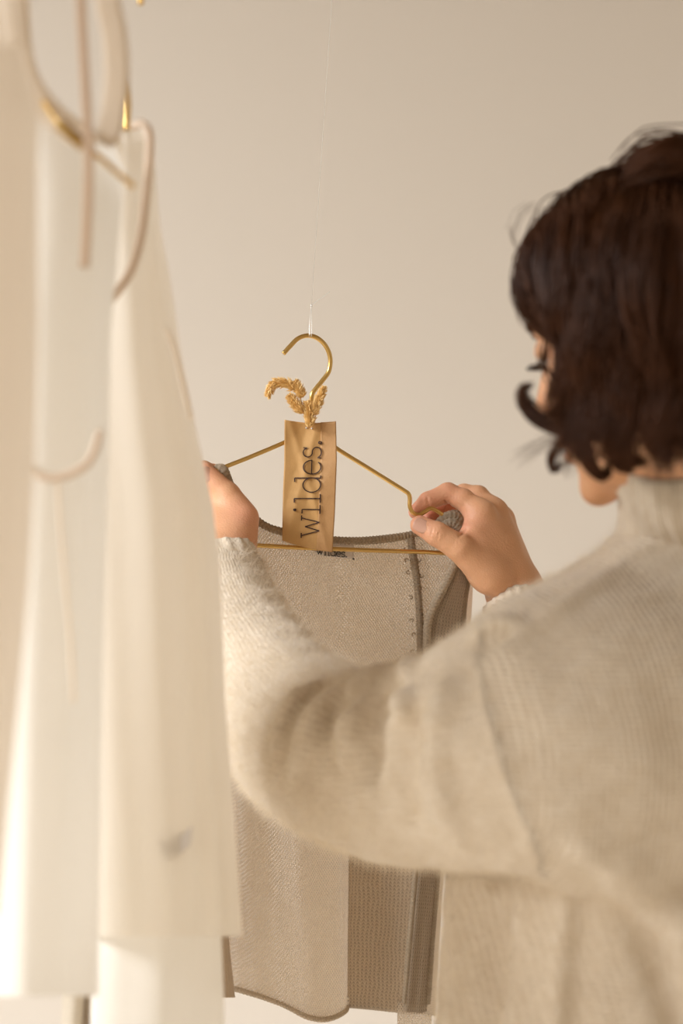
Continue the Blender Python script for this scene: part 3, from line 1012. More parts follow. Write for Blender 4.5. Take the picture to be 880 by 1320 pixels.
def roll(name, pts, r, mat=M_roll, n=80, wob=0.0, nseg=10, taper=False):
    W = catmull(pts, n)
    if wob:
        W = W + np.stack([np.zeros(n), wob * np.sin(np.arange(n) * 1.7), wob * np.sin(np.arange(n) * 2.3)], 1)
    n = n * 3
    W = catmull(W, n)
    sl = np.r_[0, np.cumsum(np.linalg.norm(np.diff(W, axis=0), axis=1))]
    rr = np.full(n, r) * (1 + 0.09 * np.sin(sl * 2 * math.pi / 0.0030) + 0.06 * np.sin(sl * 90))
    if taper:
        rr *= np.interp(np.linspace(0, 1, n), [0, 0.08, 0.92, 1], [0.5, 1, 1, 0.5])
    V, F, U = tube(W, rr, nseg)
    return mk(name, V, F, mat, kv, uv=U)


roll('neckline_roll', [Vb[0, i] + (0, -0.002, 0.0) for i in range(6, 121, 3)], 0.0032, n=160)
roll('hem_roll', [Vb[-1, i] + (0, -0.001, 0.0) for i in range(0, 121, 3)], 0.0021, M_hem, n=140)
roll('front_edge_roll', list(FL[:30:2] + np.array([0.0005, -0.002, 0])), 0.0033, n=90)
roll('front_edge_roll', list(FL[28::2] + np.array([0.0005, -0.001, 0])), 0.0022, n=90)
roll('armhole_roll', list(FR[::2] + np.array([0.0, -0.001, 0])), 0.0026, n=110)


def on_back(px, py, off):
    d = to_px(Vb)
    k = np.argmin((d[..., 0] - px) ** 2 + (d[..., 1] - py) ** 2)
    return P(px, py, Vb.reshape(-1, 3)[k, 1] - off)


seam_px = [(529, 693), (532, 715), (536, 740), (539, 770), (541, 800), (542, 830), (543, 870), (541, 920)]
roll('seam_roll', [on_back(x, y, 0.003) for x, y in seam_px], 0.0032, n=70)
# small yarn loops beside the seam
for k, (x, y) in enumerate([(524, 722), (526, 738), (543, 742), (541, 758), (529, 770), (530, 800), (533, 818), (532, 840), (523, 708), (540, 722)]):
    c = on_back(x, y, 0.003)
    pts = [c + np.array([0.0015 * math.cos(a + k), -0.0008, 0.0013 * math.sin(a + k)]) for a in np.linspace(0, 4.6, 9)]
    V, F, U = tube(catmull(pts, 14), 0.0006, 6)
    mk('yarn_loop', V, F, M_roll, kv, uv=U)

def ribbed(pts, n, rad):
    W = catmull(pts, n)
    sl = np.r_[0, np.cumsum(np.linalg.norm(np.diff(W, axis=0), axis=1))]
    return W, rad * (1 + 0.045 * np.sin(sl * 2 * math.pi / 0.0026) + 0.05 * np.sin(sl * 300))


def px3_(l):
    return [P(*p) for p in l]


# bunched shoulder in the right hand, and the left shoulder
bz = [P(556, 684, 1.914), P(568, 673, 1.911), P(577, 667, 1.910), P(587, 670, 1.912), P(596, 684, 1.914), P(602, 702, 1.917), P(603, 730, 1.918)]
Wb, rw = ribbed(bz, 140, np.interp(np.linspace(0, 1, 140), [0, 0.3, 0.6, 1], [0.003, 0.0056, 0.0066, 0.004]))
V, F, U = tube(Wb, rw, 14)
mk('right_shoulder', V, F, M_roll, kv, uv=U)
for k, pts in enumerate(([(563, 690, 1.909), (572, 678, 1.905), (583, 674, 1.904), (592, 684, 1.907), (597, 704, 1.912)], [(572, 668, 1.916), (584, 662, 1.917), (596, 668, 1.920), (604, 688, 1.922), (607, 716, 1.922)])):
    Wb, rw = ribbed(px3_(pts), 140, np.interp(np.linspace(0, 1, 140), [0, 0.3, 0.6, 1], [0.002, 0.0040, 0.0046, 0.0025]))
    V, F, U = tube(Wb, rw, 12)
    mk('shoulder_fold', V, F, M_roll, kv, uv=U)
ls = [P(274, 612, 1.868), P(281, 604, 1.864), P(288, 606, 1.862), P(293, 618, 1.866), P(300, 636, 1.872)]
Wb, rw = ribbed(ls, 120, np.interp(np.linspace(0, 1, 120), [0, 0.4, 1], [0.0030, 0.0042, 0.0032]))
V, F, U = tube(Wb, rw, 12)
mk('left_shoulder', V, F, M_roll, kv, uv=U)
# neck label sewn inside the back neckline
def label_px(a, b):
    x = 393 + 63 * a
    y = 701 + 1.5 * a + (np.interp(a, [0, 0.3, 0.6, 1], [6, 12, 16.5, 18])) * b
    return x, y


nl = None
V, F = slab(lambda a, b, o: on_back(*label_px(a, b), 0.0035 + o), 20, 8, 0.0006)
nl = mk('neck_label', V, F, M_label, kv)
nl['label'] = 'small grey satin neck label printed wildes.'


def label_text(al, up, off):
    x = 408 + al
    y = 714.8 + 0.09 * al - up
    c = on_back(x, y, 0.0042)
    return c + np.array([0, -off, 0])


V, F, _ = lettering('wildes.', label_text, 6.4, 1.05, 0.0)
mk('label_lettering', V, F, M_black_ink, nl, smooth=False)
for (x, y) in ((393, 708.5), (455.5, 720.5)):
    c = on_back(x, y, 0.0042)
    V, F, U = tube([c - (0.0008, 0, 0), c, c + (0.0008, 0, -0.0002)], 0.0006, 8)
    mk('label_stitch', V, F, M_black_ink, nl)

# ------------------------------------------------------------------ the person
# --- head frame
HC = P(842, 424, 1.53)
HS = 0.86
ang, tilt, rollh = math.radians(55), math.radians(16), math.radians(0)
Fw = np.array([-math.sin(ang) * math.cos(tilt), math.cos(ang) * math.cos(tilt), -math.sin(tilt)])
Rt = np.cross(Fw, [0, 0, 1.0])
Rt /= np.linalg.norm(Rt)
Up = np.cross(Rt, Fw)
HR = np.stack([Rt, Fw, Up], 1)      # local (right, forward, up) -> world


def HL(p):
    return HC + HS * np.asarray(p, float) @ HR.T


CT, CB = P(888, 572, 1.515), P(914, 706, 1.555)
def to_local(p):
    return (np.asarray(p) - HC) @ HR / HS


hf = Field((-0.125, -0.15, -0.25), (0.105, 0.135, 0.14), 0.0022)
hf.ell((0, -0.012, 0.030), (0.072, 0.092, 0.086))
hf.ell((0, 0.022, -0.040), (0.060, 0.066, 0.078), 0.02)
hf.ell((0, 0.045, -0.083), (0.040, 0.042, 0.034), 0.018)           # jaw
hf.ell((0, 0.079, -0.104), (0.017, 0.014, 0.014), 0.012)           # chin
for s in (-1, 1):
    hf.ell((s * 0.037, 0.062, -0.030), (0.025, 0.022, 0.024), 0.014)  # cheek
    hf.cone((s * 0.057, 0.0, -0.050), (s * 0.038, 0.045, -0.092), 0.016, 0.015, 0.016)
    hf.cone((s * 0.012, 0.083, 0.022), (s * 0.042, 0.070, 0.020), 0.009, 0.008, 0.010)  # brow ridge
    hf.ell((s * 0.031, 0.088, 0.004), (0.014, 0.010, 0.010), 0.010, neg=True)          # eye socket
    hf.ell((s * 0.031, 0.074, 0.005), (0.0145, 0.012, 0.0115), 0.003)                  # lid over eyeball
    hf.ell((s * 0.011, 0.101, -0.036), (0.008, 0.009, 0.007), 0.005)                   # nostril wing
    # ear
    hf.ell((s * 0.074, -0.006, -0.006), (0.008, 0.018, 0.031), 0.004)
    hf.ell((s * 0.083, -0.002, -0.004), (0.006, 0.010, 0.019), 0.004, neg=True)
    hf.ell((s * 0.072, 0.002, -0.032), (0.007, 0.009, 0.010), 0.004)
hf.cone((0, 0.086, 0.012), (0, 0.106, -0.030), 0.007, 0.0095, 0.008)  # nose
hf.ell((0, 0.089, -0.062), (0.023, 0.012, 0.0065), 0.004)
hf.ell((0, 0.087, -0.075), (0.020, 0.011, 0.0070), 0.004)
hf.cone((-0.026, 0.097, -0.0685), (0.026, 0.097, -0.0685), 0.0016, 0.0016, 0.002, neg=True)
hf.cone((0, -0.020, -0.04), to_local(CT), 0.050, 0.049, 0.025)   # neck
hf.cone(to_local(CT), to_local(CB), 0.049, 0.055, 0.01)
Vh, Qh = hf.mesh()
redh = np.zeros(len(Vh))
lip = np.exp(-((Vh[:, 0] / 0.024) ** 2 + ((Vh[:, 1] - 0.098) / 0.012) ** 2 + ((Vh[:, 2] + 0.068) / 0.012) ** 2))
chk = np.exp(-(((np.abs(Vh[:, 0]) - 0.04) / 0.02) ** 2 + ((Vh[:, 2] + 0.03) / 0.02) ** 2)) * (Vh[:, 1] > 0.03)
redh = np.clip(lip * 1.2 + chk * 0.4, 0, 1)
Vh = HS * Vh @ HR.T + HC

# --- right hand
def px3(l):
    return [P(*p) for p in l]


def hand(field_lo, field_hi, fingers, palm, thumb, extra=None):
    base = Field(field_lo, field_hi, 0.00105)
    tot = base.like()
    for pts, rad in fingers:
        f = base.like()
        f.chain(pts, rad, kin=0.0025)
        tot.merge(f, 0.0012)
    pf = base.like()
    for it in palm:
        pf.cone(it[0], it[1], it[2], it[3], 0.012)
    tot.merge(pf, 0.006)
    tf = base.like()
    tf.chain(thumb[0], thumb[1], kin=0.0025)
    tot.merge(tf, 0.007)
    if extra:
        extra(tot)
    return tot


def bbox(allp, m):
    A = np.array(allp)
    return A.min(0) - m, A.max(0) + m


R_idx = (px3([(619, 663, 1.913), (597, 644, 1.917), (577, 635.5, 1.920), (551, 646, 1.917), (535.5, 660, 1.9125)]), [0.0105, 0.0088, 0.0084, 0.0074, 0.0060])
R_mid = (px3([(635, 661, 1.934), (616, 640, 1.942), (598, 637, 1.946), (572, 654, 1.938), (553, 668, 1.929)]), [0.0105, 0.0090, 0.0084, 0.0075, 0.0062])
R_rng = (px3([(645, 670, 1.952), (630, 652, 1.968), (612, 650, 1.976), (590, 670, 1.966), (580, 688, 1.955)]), [0.010, 0.0086, 0.0080, 0.0070, 0.0060])
R_pky = (px3([(650, 686, 1.967), (640, 672, 1.985), (626, 672, 1.990), (610, 686, 1.982), (604, 700, 1.973)]), [0.009, 0.0074, 0.0068, 0.0060, 0.0052])
R_thb = (px3([(632, 742, 1.905), (592, 706, 1.8915), (563, 688.5, 1.8895), (541, 677, 1.8935)]), [0.0155, 0.0112, 0.0098, 0.0080])
Wr = P(661, 762, 1.925)
Wr2 = P(700, 850, 1.885)
R_palm = [(Wr, R_idx[0][0], 0.0185, 0.0125), (Wr, R_mid[0][0], 0.0190, 0.0125), (Wr + (0.004, 0.012, 0), R_rng[0][0], 0.0175, 0.0115), (Wr + (0.006, 0.018, 0), R_pky[0][0], 0.016, 0.0105),
          (P(628, 735, 1.908), P(608, 690, 1.905), 0.0165, 0.0110), (P(640, 700, 1.925), P(632, 675, 1.932), 0.014, 0.012),
          (Wr, Wr2, 0.0190, 0.024), (Wr + (0.004, 0.012, 0), Wr2 + (0, 0.012, 0), 0.0185, 0.024)]


def crease(f, x0, y0, x1, y1, r, k):
    pts = [f.trace(x0 + (x1 - x0) * t, y0 + (y1 - y0) * t, 1.86, 1.97) for t in np.linspace(0, 1, 8)]
    f.chain(pts, list(r * np.interp(np.linspace(0, 1, 8), [0, 0.3, 0.7, 1], [0.5, 1, 1, 0.5])), k, True)


def r_extra(f):
    # fine creases across the thumb joint, in the web and at the wrist
    for q in ((558, 680, 555, 692), (562, 681, 559, 695), (566, 684, 563, 697)):
        crease(f, *q, 0.00055, 0.0012)
    crease(f, 592, 691, 602, 681, 0.0010, 0.002)
    for q in ((588, 728, 597, 736), (590, 733, 601, 741), (596, 741, 606, 747)):
        crease(f, *q, 0.0005, 0.0012)
    crease(f, 550, 640, 553, 652, 0.0008, 0.0016)
    crease(f, 573, 646, 580, 652, 0.0009, 0.0018)


lo, hi = bbox(R_idx[0] + R_mid[0] + R_rng[0] + R_pky[0] + R_thb[0] + [Wr, Wr2], 0.034)
rh = hand(lo, hi, [R_idx, R_mid, R_rng, R_pky], R_palm, R_thb, r_extra)
Vr, Qr = rh.mesh()
def tip_red(V, tips, s=0.017):
    r = np.zeros(len(V))
    for t, a in tips:
        r = np.maximum(r, a * np.exp(-np.sum((V - t) ** 2, 1) / s ** 2))
    return r


redr = tip_red(Vr, [(R_idx[0][4], 0.9), (R_idx[0][3], 0.7), (R_idx[0][2], 0.55), (R_thb[0][3], 0.6), (R_mid[0][4], 1.0), (R_mid[0][3], 0.9), (P(598, 680, 1.908), 0.7)])

# --- left hand (thumb towards the camera, fingers behind the cloth)
L_thb = (px3([(300, 708, 1.838), (314, 668, 1.850), (293, 637, 1.856), (264, 608, 1.860)]), [0.016, 0.0115, 0.0096, 0.0076])
L_idx = (px3([(286, 648, 1.872), (281, 625, 1.886), (275, 612, 1.890), (262, 606, 1.882), (252, 610, 1.872)]), [0.0105, 0.0090, 0.0084, 0.0074, 0.0062])
L_mid = (px3([(266, 650, 1.878), (256, 626, 1.894), (248, 616, 1.898), (238, 614, 1.888), (232, 622, 1.878)]), [0.0105, 0.0090, 0.0084, 0.0074, 0.0062])
L_rng = (px3([(248, 658, 1.880), (238, 638, 1.896), (231, 630, 1.900), (223, 630, 1.890), (218, 638, 1.880)]), [0.010, 0.0086, 0.0080, 0.0070, 0.0060])
L_pky = (px3([(233, 670, 1.876), (224, 654, 1.890), (218, 648, 1.893), (211, 648, 1.885), (207, 655, 1.877)]), [0.009, 0.0074, 0.0068, 0.0060, 0.0052])
Wl = P(290, 728, 1.832)
Wl2 = P(305, 800, 1.790)
L_palm = [(Wl, L_idx[0][0], 0.0195, 0.013), (Wl, L_mid[0][0], 0.019, 0.013), (Wl + (-0.010, 0.004, 0), L_rng[0][0], 0.0175, 0.0115), (Wl + (-0.014, 0.006, 0), L_pky[0][0], 0.016, 0.0105),
          (P(301, 700, 1.842), P(308, 664, 1.856), 0.0150, 0.0100), (P(298, 690, 1.850), P(292, 650, 1.866), 0.016, 0.012),
          (Wl, Wl2, 0.0200, 0.025), (Wl + (-0.012, 0, 0), Wl2 + (-0.012, 0, 0), 0.0185, 0.024)]
lo, hi = bbox(L_idx[0] + L_mid[0] + L_rng[0] + L_pky[0] + L_thb[0] + [Wl, Wl2], 0.034)
lh = hand(lo, hi, [L_idx, L_mid, L_rng, L_pky], L_palm, L_thb)
Vl, Ql = lh.mesh()
redl = tip_red(Vl, [(P(316, 665, 1.842), 0.5), (L_thb[0][3], 0.5), (P(318, 700, 1.82), 0.35)])

# --- trunk, upper arms and legs under the clothes
SHL, SHR = P(700, 850, 1.49), np.array([0.36, 1.64, 1.31])
NB = CB
tc_ = np.array([0.265, 1.585, 1.10])
bf = Field((-0.12, 1.36, 0.0), (0.56, 1.92, 1.46), 0.008)
bf.cone(NB + (0, 0, 0.03), NB + (0.02, 0.02, -0.08), 0.046, 0.055)
bf.cone(SHL + (0.05, 0.04, -0.04), SHR + (-0.05, -0.03, -0.03), 0.045, 0.045, 0.03)
bf.ell(tc_ + (0, 0, 0.06), (0.14, 0.10, 0.20), 0.05)
bf.ell(tc_ + (0, 0.01, -0.24), (0.165, 0.12, 0.16), 0.06)
EL, ER = P(405, 950, 1.655), np.array([0.15, 1.76, 1.20])
bf.chain([P(730, 900, 1.53), P(410, 965, 1.67), Wl2], [0.038, 0.033, 0.025], 0.01)
bf.chain([SHR, ER, Wr2], [0.044, 0.036, 0.025], 0.02)
for s in (-1, 1):
    hip = tc_ + np.array([0.085 * s * 0.8, 0.085 * s * 0.6, -0.28])
    knee = hip + np.array([-0.01, 0.02, -0.36])
    ank = np.array([hip[0], hip[1] + 0.0, 0.08])
    bf.chain([hip, knee, ank], [0.085, 0.055, 0.038], 0.03)
    bf.cone(ank + (0, 0, -0.035), ank + np.array([-0.09, 0.12, -0.045]), 0.038, 0.030, 0.02)
bf.D[:, :, 0] = 1.0
Vbd, Qbd = bf.mesh()

Vall = np.vstack([Vh, Vr, Vl, Vbd])
o1, o2, o3 = len(Vh), len(Vh) + len(Vr), len(Vh) + len(Vr) + len(Vl)
Qall = np.vstack([Qh, Qr + o1, Ql + o2, Qbd + o3])
person = mk('person', Vall, Qall, M_skin, attrs={'red': np.r_[redh, redr, redl, np.zeros(len(Vbd))]})
tag(person, 'woman in a cream sweater seen from behind, holding up the knit vest', 'person')

# --- nails
def nail(center, n, along, L, Wd, name='fingernail'):
    n = np.asarray(n, float) / np.linalg.norm(n)
    along = np.asarray(along, float)
    along = along - n * (along @ n)
    along /= np.linalg.norm(along)
    side = np.cross(n, along)

    def fn(a, b, o):
        u, v = a * 2 - 1, b * 2 - 1
        wv = Wd * (1 - 0.22 * max(0, v) ** 3 - 0.30 * max(0, -v) ** 2.5)
        return center + along * L * v * (1 - 0.12 * u * u) + side * wv * u - n * (0.30 * Wd * u * u) + n * o
    V, F = slab(fn, 11, 13, 0.0008)
    return mk(name, V, F, M_nail, person)


c = rh.trace(542.5, 677.5, 1.86, 1.95)
nail(c + (0, -0.0004, 0.0003), np.array([-0.12, -0.95, 0.22]), R_thb[0][3] - R_thb[0][2], 0.0066, 0.0056)
for fing, lift in ((R_mid, 1), (R_rng, 1), (R_pky, 1)):
    t0, t1 = fing[0][3], fing[0][4]
    d = (t1 - t0) / np.linalg.norm(t1 - t0)
    nrm = np.array([-0.55, 0.75, 0.35])
    nrm = nrm - d * (nrm @ d)
    nrm /= np.linalg.norm(nrm)
    nail(t1 + nrm * (fing[1][4] - 0.0002), nrm, d, 0.005, 0.0042)
t0, t1 = L_thb[0][2], L_thb[0][3]
nail(lh.trace(267, 611, 1.8, 1.9) + (0, -0.0003, 0), np.array([0.15, -0.95, 0.2]), t1 - t0, 0.0062, 0.0052)

# --- eyes, lashes, brows
def sphere(c, r, n=16):
    V, F = [], []
    for j in range(n + 1):
        for i in range(2 * n):
            th_, ph = math.pi * j / n, math.pi * i / n
            V.append(np.asarray(c) + r * np.array([math.sin(th_) * math.cos(ph), math.sin(th_) * math.sin(ph), math.cos(th_)]))
    return np.array(V), grid_faces(2 * n, n + 1, True)


for s in (-1, 1):
    V, F = sphere(HL((s * 0.031, 0.0742, 0.002)), 0.0118 * HS)
    ey = mk('eye', V, F, M_eye, person)
    V, F = sphere(HL((s * 0.031, 0.0812, -0.002)), 0.0055, 10)
    mk('iris', V, F, M_iris, ey)
    parts = []
    for i in range(26):
        t = i / 25
        x = s * (0.018 + 0.026 * t)
        y0 = 0.0865 - 0.006 * (t - 0.4) ** 2 * 6
        a = HL((x, y0, -0.002))
        b = HL((x + s * 0.003 * (t - 0.2), y0 + 0.006, -0.005))
        e = HL((x + s * 0.006 * (t - 0.2), y0 + 0.011, -0.0055 + 0.002))
        parts.append(tube([a, b, e], [0.0004, 0.0003, 0.0001], 5))
    V, F, _ = join(parts)
    mk('eyelashes', V, F, M_lash, person)
    parts = []
    for i in range(60):
        t = random.random()
        x = s * (0.014 + 0.036 * t)
        z = 0.022 + 0.004 * math.sin(t * 2.6) + random.uniform(-0.003, 0.003)
        y = 0.0905 - 0.012 * t * t - 0.004 * t
        a = HL((x, y, z))
        parts.append(tube([a, a + (HL((s * 0.006, 0.001, 0.001)) - HC)], [0.0004, 0.0001], 4))
    V, F, _ = join(parts)
    mk('eyebrow', V, F, M_hair, person)

# ------------------------------------------------------------------ sweater
sf = Field((-0.20, 1.30, 0.80), (0.62, 1.99, 1.53), 0.0036)
arm_axis = [(289, 722, 1.832, 0.0245), (296, 745, 1.822, 0.029), (303, 785, 1.795, 0.035), (330, 855, 1.742, 0.0455), (392, 945, 1.665, 0.0575),
            (500, 984, 1.602, 0.067), (610, 974, 1.540, 0.076), (720, 950, 1.505, 0.093), (850, 945, 1.550, 0.123), (1010, 945, 1.66, 0.140)]
AP = [P(*a[:3]) for a in arm_axis]
AR = [a[3] for a in arm_axis]
CA = catmull(np.hstack([np.array(AP), np.array(AR)[:, None]]), 40)
sf.chain(CA[:, :3], CA[:, 3], 0.0)
# right sleeve
RS = [P(668, 802, 1.908), P(672, 830, 1.895), P(670, 870, 1.865), ER, SHR + (0.0, 0, -0.01)]
sf.chain(RS, [0.0265, 0.038, 0.050, 0.062, 0.080], 0.015)
# shoulders and upper back
sf.cone(P(820, 885, 1.53), P(905, 775, 1.56), 0.062, 0.058, 0.02)
sf.cone(P(905, 780, 1.56), SHR, 0.062, 0.075, 0.04)
sf.cone(CB + np.array([0.03, 0.01, -0.055]), SHR + np.array([-0.01, 0, -0.005]), 0.066, 0.072, 0.02)
sf.ell(tc_ + (0.03, 0.02, 0.07), (0.18, 0.125, 0.15), 0.04)
low = sf.like()
TX = 0.262
low.chain([np.array([TX, 1.585, 1.20]), np.array([TX, 1.565, 1.05]), np.array([TX, 1.56, 0.84])], [0.190, 0.202, 0.211], 0.0, squash=((0.25, 1, 0), 1.45))
# vertical folds and the side seam on the lower body
for (x0, y0, x1, y1, r, ng) in ((735, 1135, 722, 1330, 0.0055, False), (752, 1135, 742, 1330, 0.005, True), (640, 1130, 632, 1330, 0.010, True), (820, 1160, 880, 1330, 0.012, True), (600, 1130, 590, 1330, 0.010, False)):
    pts = [low.trace(x0 + (x1 - x0) * t, y0 + (y1 - y0) * t, 1.32, 1.7) for t in np.linspace(0, 1, 6)]
    low.chain(pts, [r] * 6, 0.014, neg=ng)
sf.merge(low, 0.003)


def surf_chain(pts, r, k, neg=False, y0=1.3, y1=1.95, depth=0.0):
    W = catmull([(x, y, 0) for x, y in pts], 10)
    Q = [sf.trace(p[0], p[1], y0, y1) + np.array([0, depth, 0]) for p in W]
    rr = r * np.interp(np.linspace(0, 1, 10), [0, 0.25, 0.75, 1], [0.55, 1, 1, 0.45])
    sf.chain(Q, rr, k, neg)


# elbow folds
surf_chain([(482, 866), (465, 880), (455, 905), (449, 940), (440, 980)], 0.0100, 0.007, depth=-0.009)
surf_chain([(446, 878), (424, 896), (404, 927), (388, 964), (374, 1005)], 0.0085, 0.007, depth=-0.008)
surf_chain([(405, 880), (385, 900), (364, 930), (348, 962)], 0.0075, 0.007, depth=-0.006)
surf_chain([(525, 850), (516, 872), (517, 900), (528, 940)], 0.0090, 0.008, depth=-0.008)
surf_chain([(505, 866), (499, 884), (490, 905), (480, 950), (478, 1005)], 0.0115, 0.006, True, depth=0.000)
surf_chain([(463, 872), (446, 892), (430, 922), (416, 962)], 0.0078, 0.006, True, depth=-0.001)
surf_chain([(424, 876), (403, 896), (383, 926), (366, 962)], 0.0068, 0.006, True, depth=-0.002)
surf_chain([(575, 890), (562, 950), (566, 1020), (585, 1075)], 0.008, 0.016, depth=-0.002)
surf_chain([(530, 930), (520, 985), (528, 1045)], 0.0095, 0.016, True)
# folds over the right sleeve cuff
surf_chain([(612, 818), (640, 806), (665, 806)], 0.008, 0.010, depth=-0.003)
surf_chain([(618, 832), (640, 822), (660, 824)], 0.007, 0.008, True)
# dropped armhole seam and shoulder seam
surf_chain([(617, 862), (628, 915), (646, 975), (664, 1030), (694, 1098)], 0.0036, 0.006)
surf_chain([(617, 862), (668, 826), (730, 780), (800, 730), (868, 690)], 0.0040, 0.008)
# wing of the sleeve over the waist
surf_chain([(760, 1100), (810, 1130), (850, 1165), (885, 1195)], 0.012, 0.02)
# hollow out: cuffs are open at the wrist ends
sf.cone(P(286, 700, 1.838), P(289, 726, 1.831), 0.0215, 0.0205, 0.002, neg=True)
# big soft unevenness
gx, gy, gz = np.meshgrid(*sf.ax, indexing='ij', sparse=True)
sf.D += (0.0016 * np.sin(gx * 61 + gz * 37 + 1.0) * np.sin(gy * 47 - gz * 53) + 0.0011 * np.sin(gx * 131 - gz * 97) * np.sin(gz * 119 + gy * 88)).astype(np.float32)
sf.D[:, :, 0] = 1.0
Vs, Qs = sf.mesh()
Vs = smooth_mesh(Vs, Qs, 2, 0.4)
# knit coordinates: wales run down the back, and along the sleeves
A = CA[:, :3]
best = np.full(len(Vs), 1e9)
au, avv = np.zeros(len(Vs)), np.zeros(len(Vs))
acc = 0.0
for i in range(26):
    ab = A[i + 1] - A[i]
    L = np.linalg.norm(ab)
    T = ab / L
    e1 = np.cross(T, [0, 0, 1.0])
    e1 /= np.linalg.norm(e1)
    e2 = np.cross(T, e1)
    p = Vs - A[i]
    t = np.clip(p @ T / L, 0, 1)
    q = p - t[:, None] * ab
    d = np.linalg.norm(q, axis=1)
    m = d < best
    best[m] = d[m]
    au[m] = (np.arctan2(q @ e2, q @ e1) * 0.06)[m]
    avv[m] = (acc + t * L)[m]
    acc += L
pxs = to_px(Vs)
seam_x = np.interp(pxs[:, 1], [700, 862, 915, 975, 1030, 1098, 1130, 1131], [617, 617, 628, 646, 664, 694, 700, -500])
sleeve = (pxs[:, 0] < seam_x) & (best < 0.16)
tu = Vs @ np.array([0.93, 0.36, 0.10])
tv = Vs[:, 2]
knit_u = np.where(sleeve, au, tu)
knit_v = np.where(sleeve, avv, tv)
sweater = mk('sweater', Vs, Qs, M_sweater, person, attrs={'knit_u': knit_u, 'knit_v': knit_v, 'rib': np.where(sleeve, 0.30, np.interp(Vs[:, 2], [1.16, 1.22], [0.35, 0.95]))})
sweater['label'] = 'cream fuzzy knitted sweater with wide sleeves'

# cuff ribs, left wrist
def cuff(center, axis, r, length, nr, name):
    axis = np.asarray(axis) / np.linalg.norm(axis)
    e1 = np.cross(axis, [0, 1, 0])
    e1 /= np.linalg.norm(e1)
    e2 = np.cross(axis, e1)
    nu, nv = nr * 4, 10
    V = []
    for sgn in (1, -1):
        for j in range(nv):
            v = j / (nv - 1)
            vv = v if sgn == 1 else 1 - v
            for i in range(nu):
                a = 2 * math.pi * i / nu
                rr = r * (1 + 0.05 * vv) + 0.0008 * math.cos(a * nr) + 0.0012 * math.sin(a * 3 + 1) + (0.0022 * math.sin(vv * math.pi) if sgn == 1 else -0.003)
                V.append(center + axis * length * (0.5 - vv) + rr * (math.cos(a) * e1 + math.sin(a) * e2) + axis * 0.001 * math.sin(a * 5))
    F = grid_faces(nu, 2 * nv, True)
    V = np.array(V)
    return mk(name, V, F, M_sweater, sweater, attrs={'knit_u': np.zeros(len(V)), 'knit_v': V[:, 2], 'rib': np.full(len(V), 0.3)})


cuff(P(290, 728, 1.830), AP[0] - AP[1] + np.array([0, 0, 0.006]), 0.0250, 0.022, 17, 'cuff')
cuff(P(664, 786, 1.914), Wr - Wr2, 0.0235, 0.016, 20, 'cuff')

# collar: a soft double-folded funnel neck
cb, ct = CB, CT
cax = ct - cb
e1 = np.cross(cax, [0, 1, 0])
e1 /= np.linalg.norm(e1)
e2 = np.cross(cax / np.linalg.norm(cax), e1)
prof = [(0.0, 0.074), (0.15, 0.070), (0.35, 0.067), (0.6, 0.066), (0.85, 0.067), (0.98, 0.066), (1.03, 0.062), (1.0, 0.057), (0.8, 0.056), (0.3, 0.058)]
prof = catmull([(a, b, 0) for a, b in prof], 36)
nu = 120
V = []
for (v, r, _) in prof:
    for i in range(nu):
        a = 2 * math.pi * i / nu
        rr = r * 0.78 + 0.0012 * math.cos(a * 30) + 0.0024 * math.sin(a * 4 + v * 5) + 0.003 * math.sin(v * 9 + 2 * math.sin(a * 2))
        V.append(cb + cax * v + rr * (math.cos(a) * e1 + math.sin(a) * e2))
V = np.array(V)
mk('collar', V, grid_faces(nu, 36, True), M_sweater, sweater, attrs={'knit_u': np.tile(np.arange(nu) / nu * 0.44, 36), 'knit_v': V[:, 2], 'rib': np.full(len(V), 0.5)})


def fuzz(V, Q, n, lmin, lmax, wd, name, parent, seed=3, bias=None):
    r = np.random.default_rng(seed)
    A, B, C, D_ = V[Q[:, 0]], V[Q[:, 1]], V[Q[:, 2]], V[Q[:, 3]]
    nrm = np.cross(C - A, D_ - B)
    ar = np.linalg.norm(nrm, axis=1)
    nrm = nrm / (ar[:, None] + 1e-12)
    if bias is not None:
        ar = ar * bias((A + C) / 2)
    f = r.choice(len(Q), n, p=ar / ar.sum())
    u, v = r.random((n, 1)), r.random((n, 1))
    p0 = (A[f] * (1 - u) + B[f] * u) * (1 - v) + (D_[f] * (1 - u) + C[f] * u) * v
    N = nrm[f]
    rd = r.normal(size=(n, 3))
    d = N * 0.6 + rd * 0.45
    d /= np.linalg.norm(d, axis=1)[:, None]
    L = r.uniform(lmin, lmax, (n, 1))
    bend = r.normal(size=(n, 3)) * 0.35 + np.array([0, 0, -0.25])
    p1 = p0 + d * L * 0.5
    p2 = p1 + (d + bend) * L * 0.5
    s = np.cross(d, r.normal(size=(n, 3)))
    s /= np.linalg.norm(s, axis=1)[:, None] + 1e-9
    VV = np.stack([p0 - s * wd, p0 + s * wd, p1 + s * wd * 0.8, p1 - s * wd * 0.8, p2 + s * wd * 0.25, p2 - s * wd * 0.25], 1).reshape(-1, 3)
    b = np.arange(n)[:, None] * 6
    FF = np.vstack([b + np.array([[0, 1, 2, 3]]), b + np.array([[3, 2, 4, 5]])])
    o = mk(name, VV, FF, M_fuzz, parent)
    o['kind'] = 'stuff'
    return o


inview = lambda c: ((to_px(c)[:, 0] < 930) & (to_px(c)[:, 1] < 1370)).astype(float) * (1 + 1.5 * (to_px(c)[:, 0] < 450)) + 0.02
fuzz(Vs, Qs, 90000, 0.003, 0.0085, 0.00010, 'wool_fuzz', sweater, bias=inview)

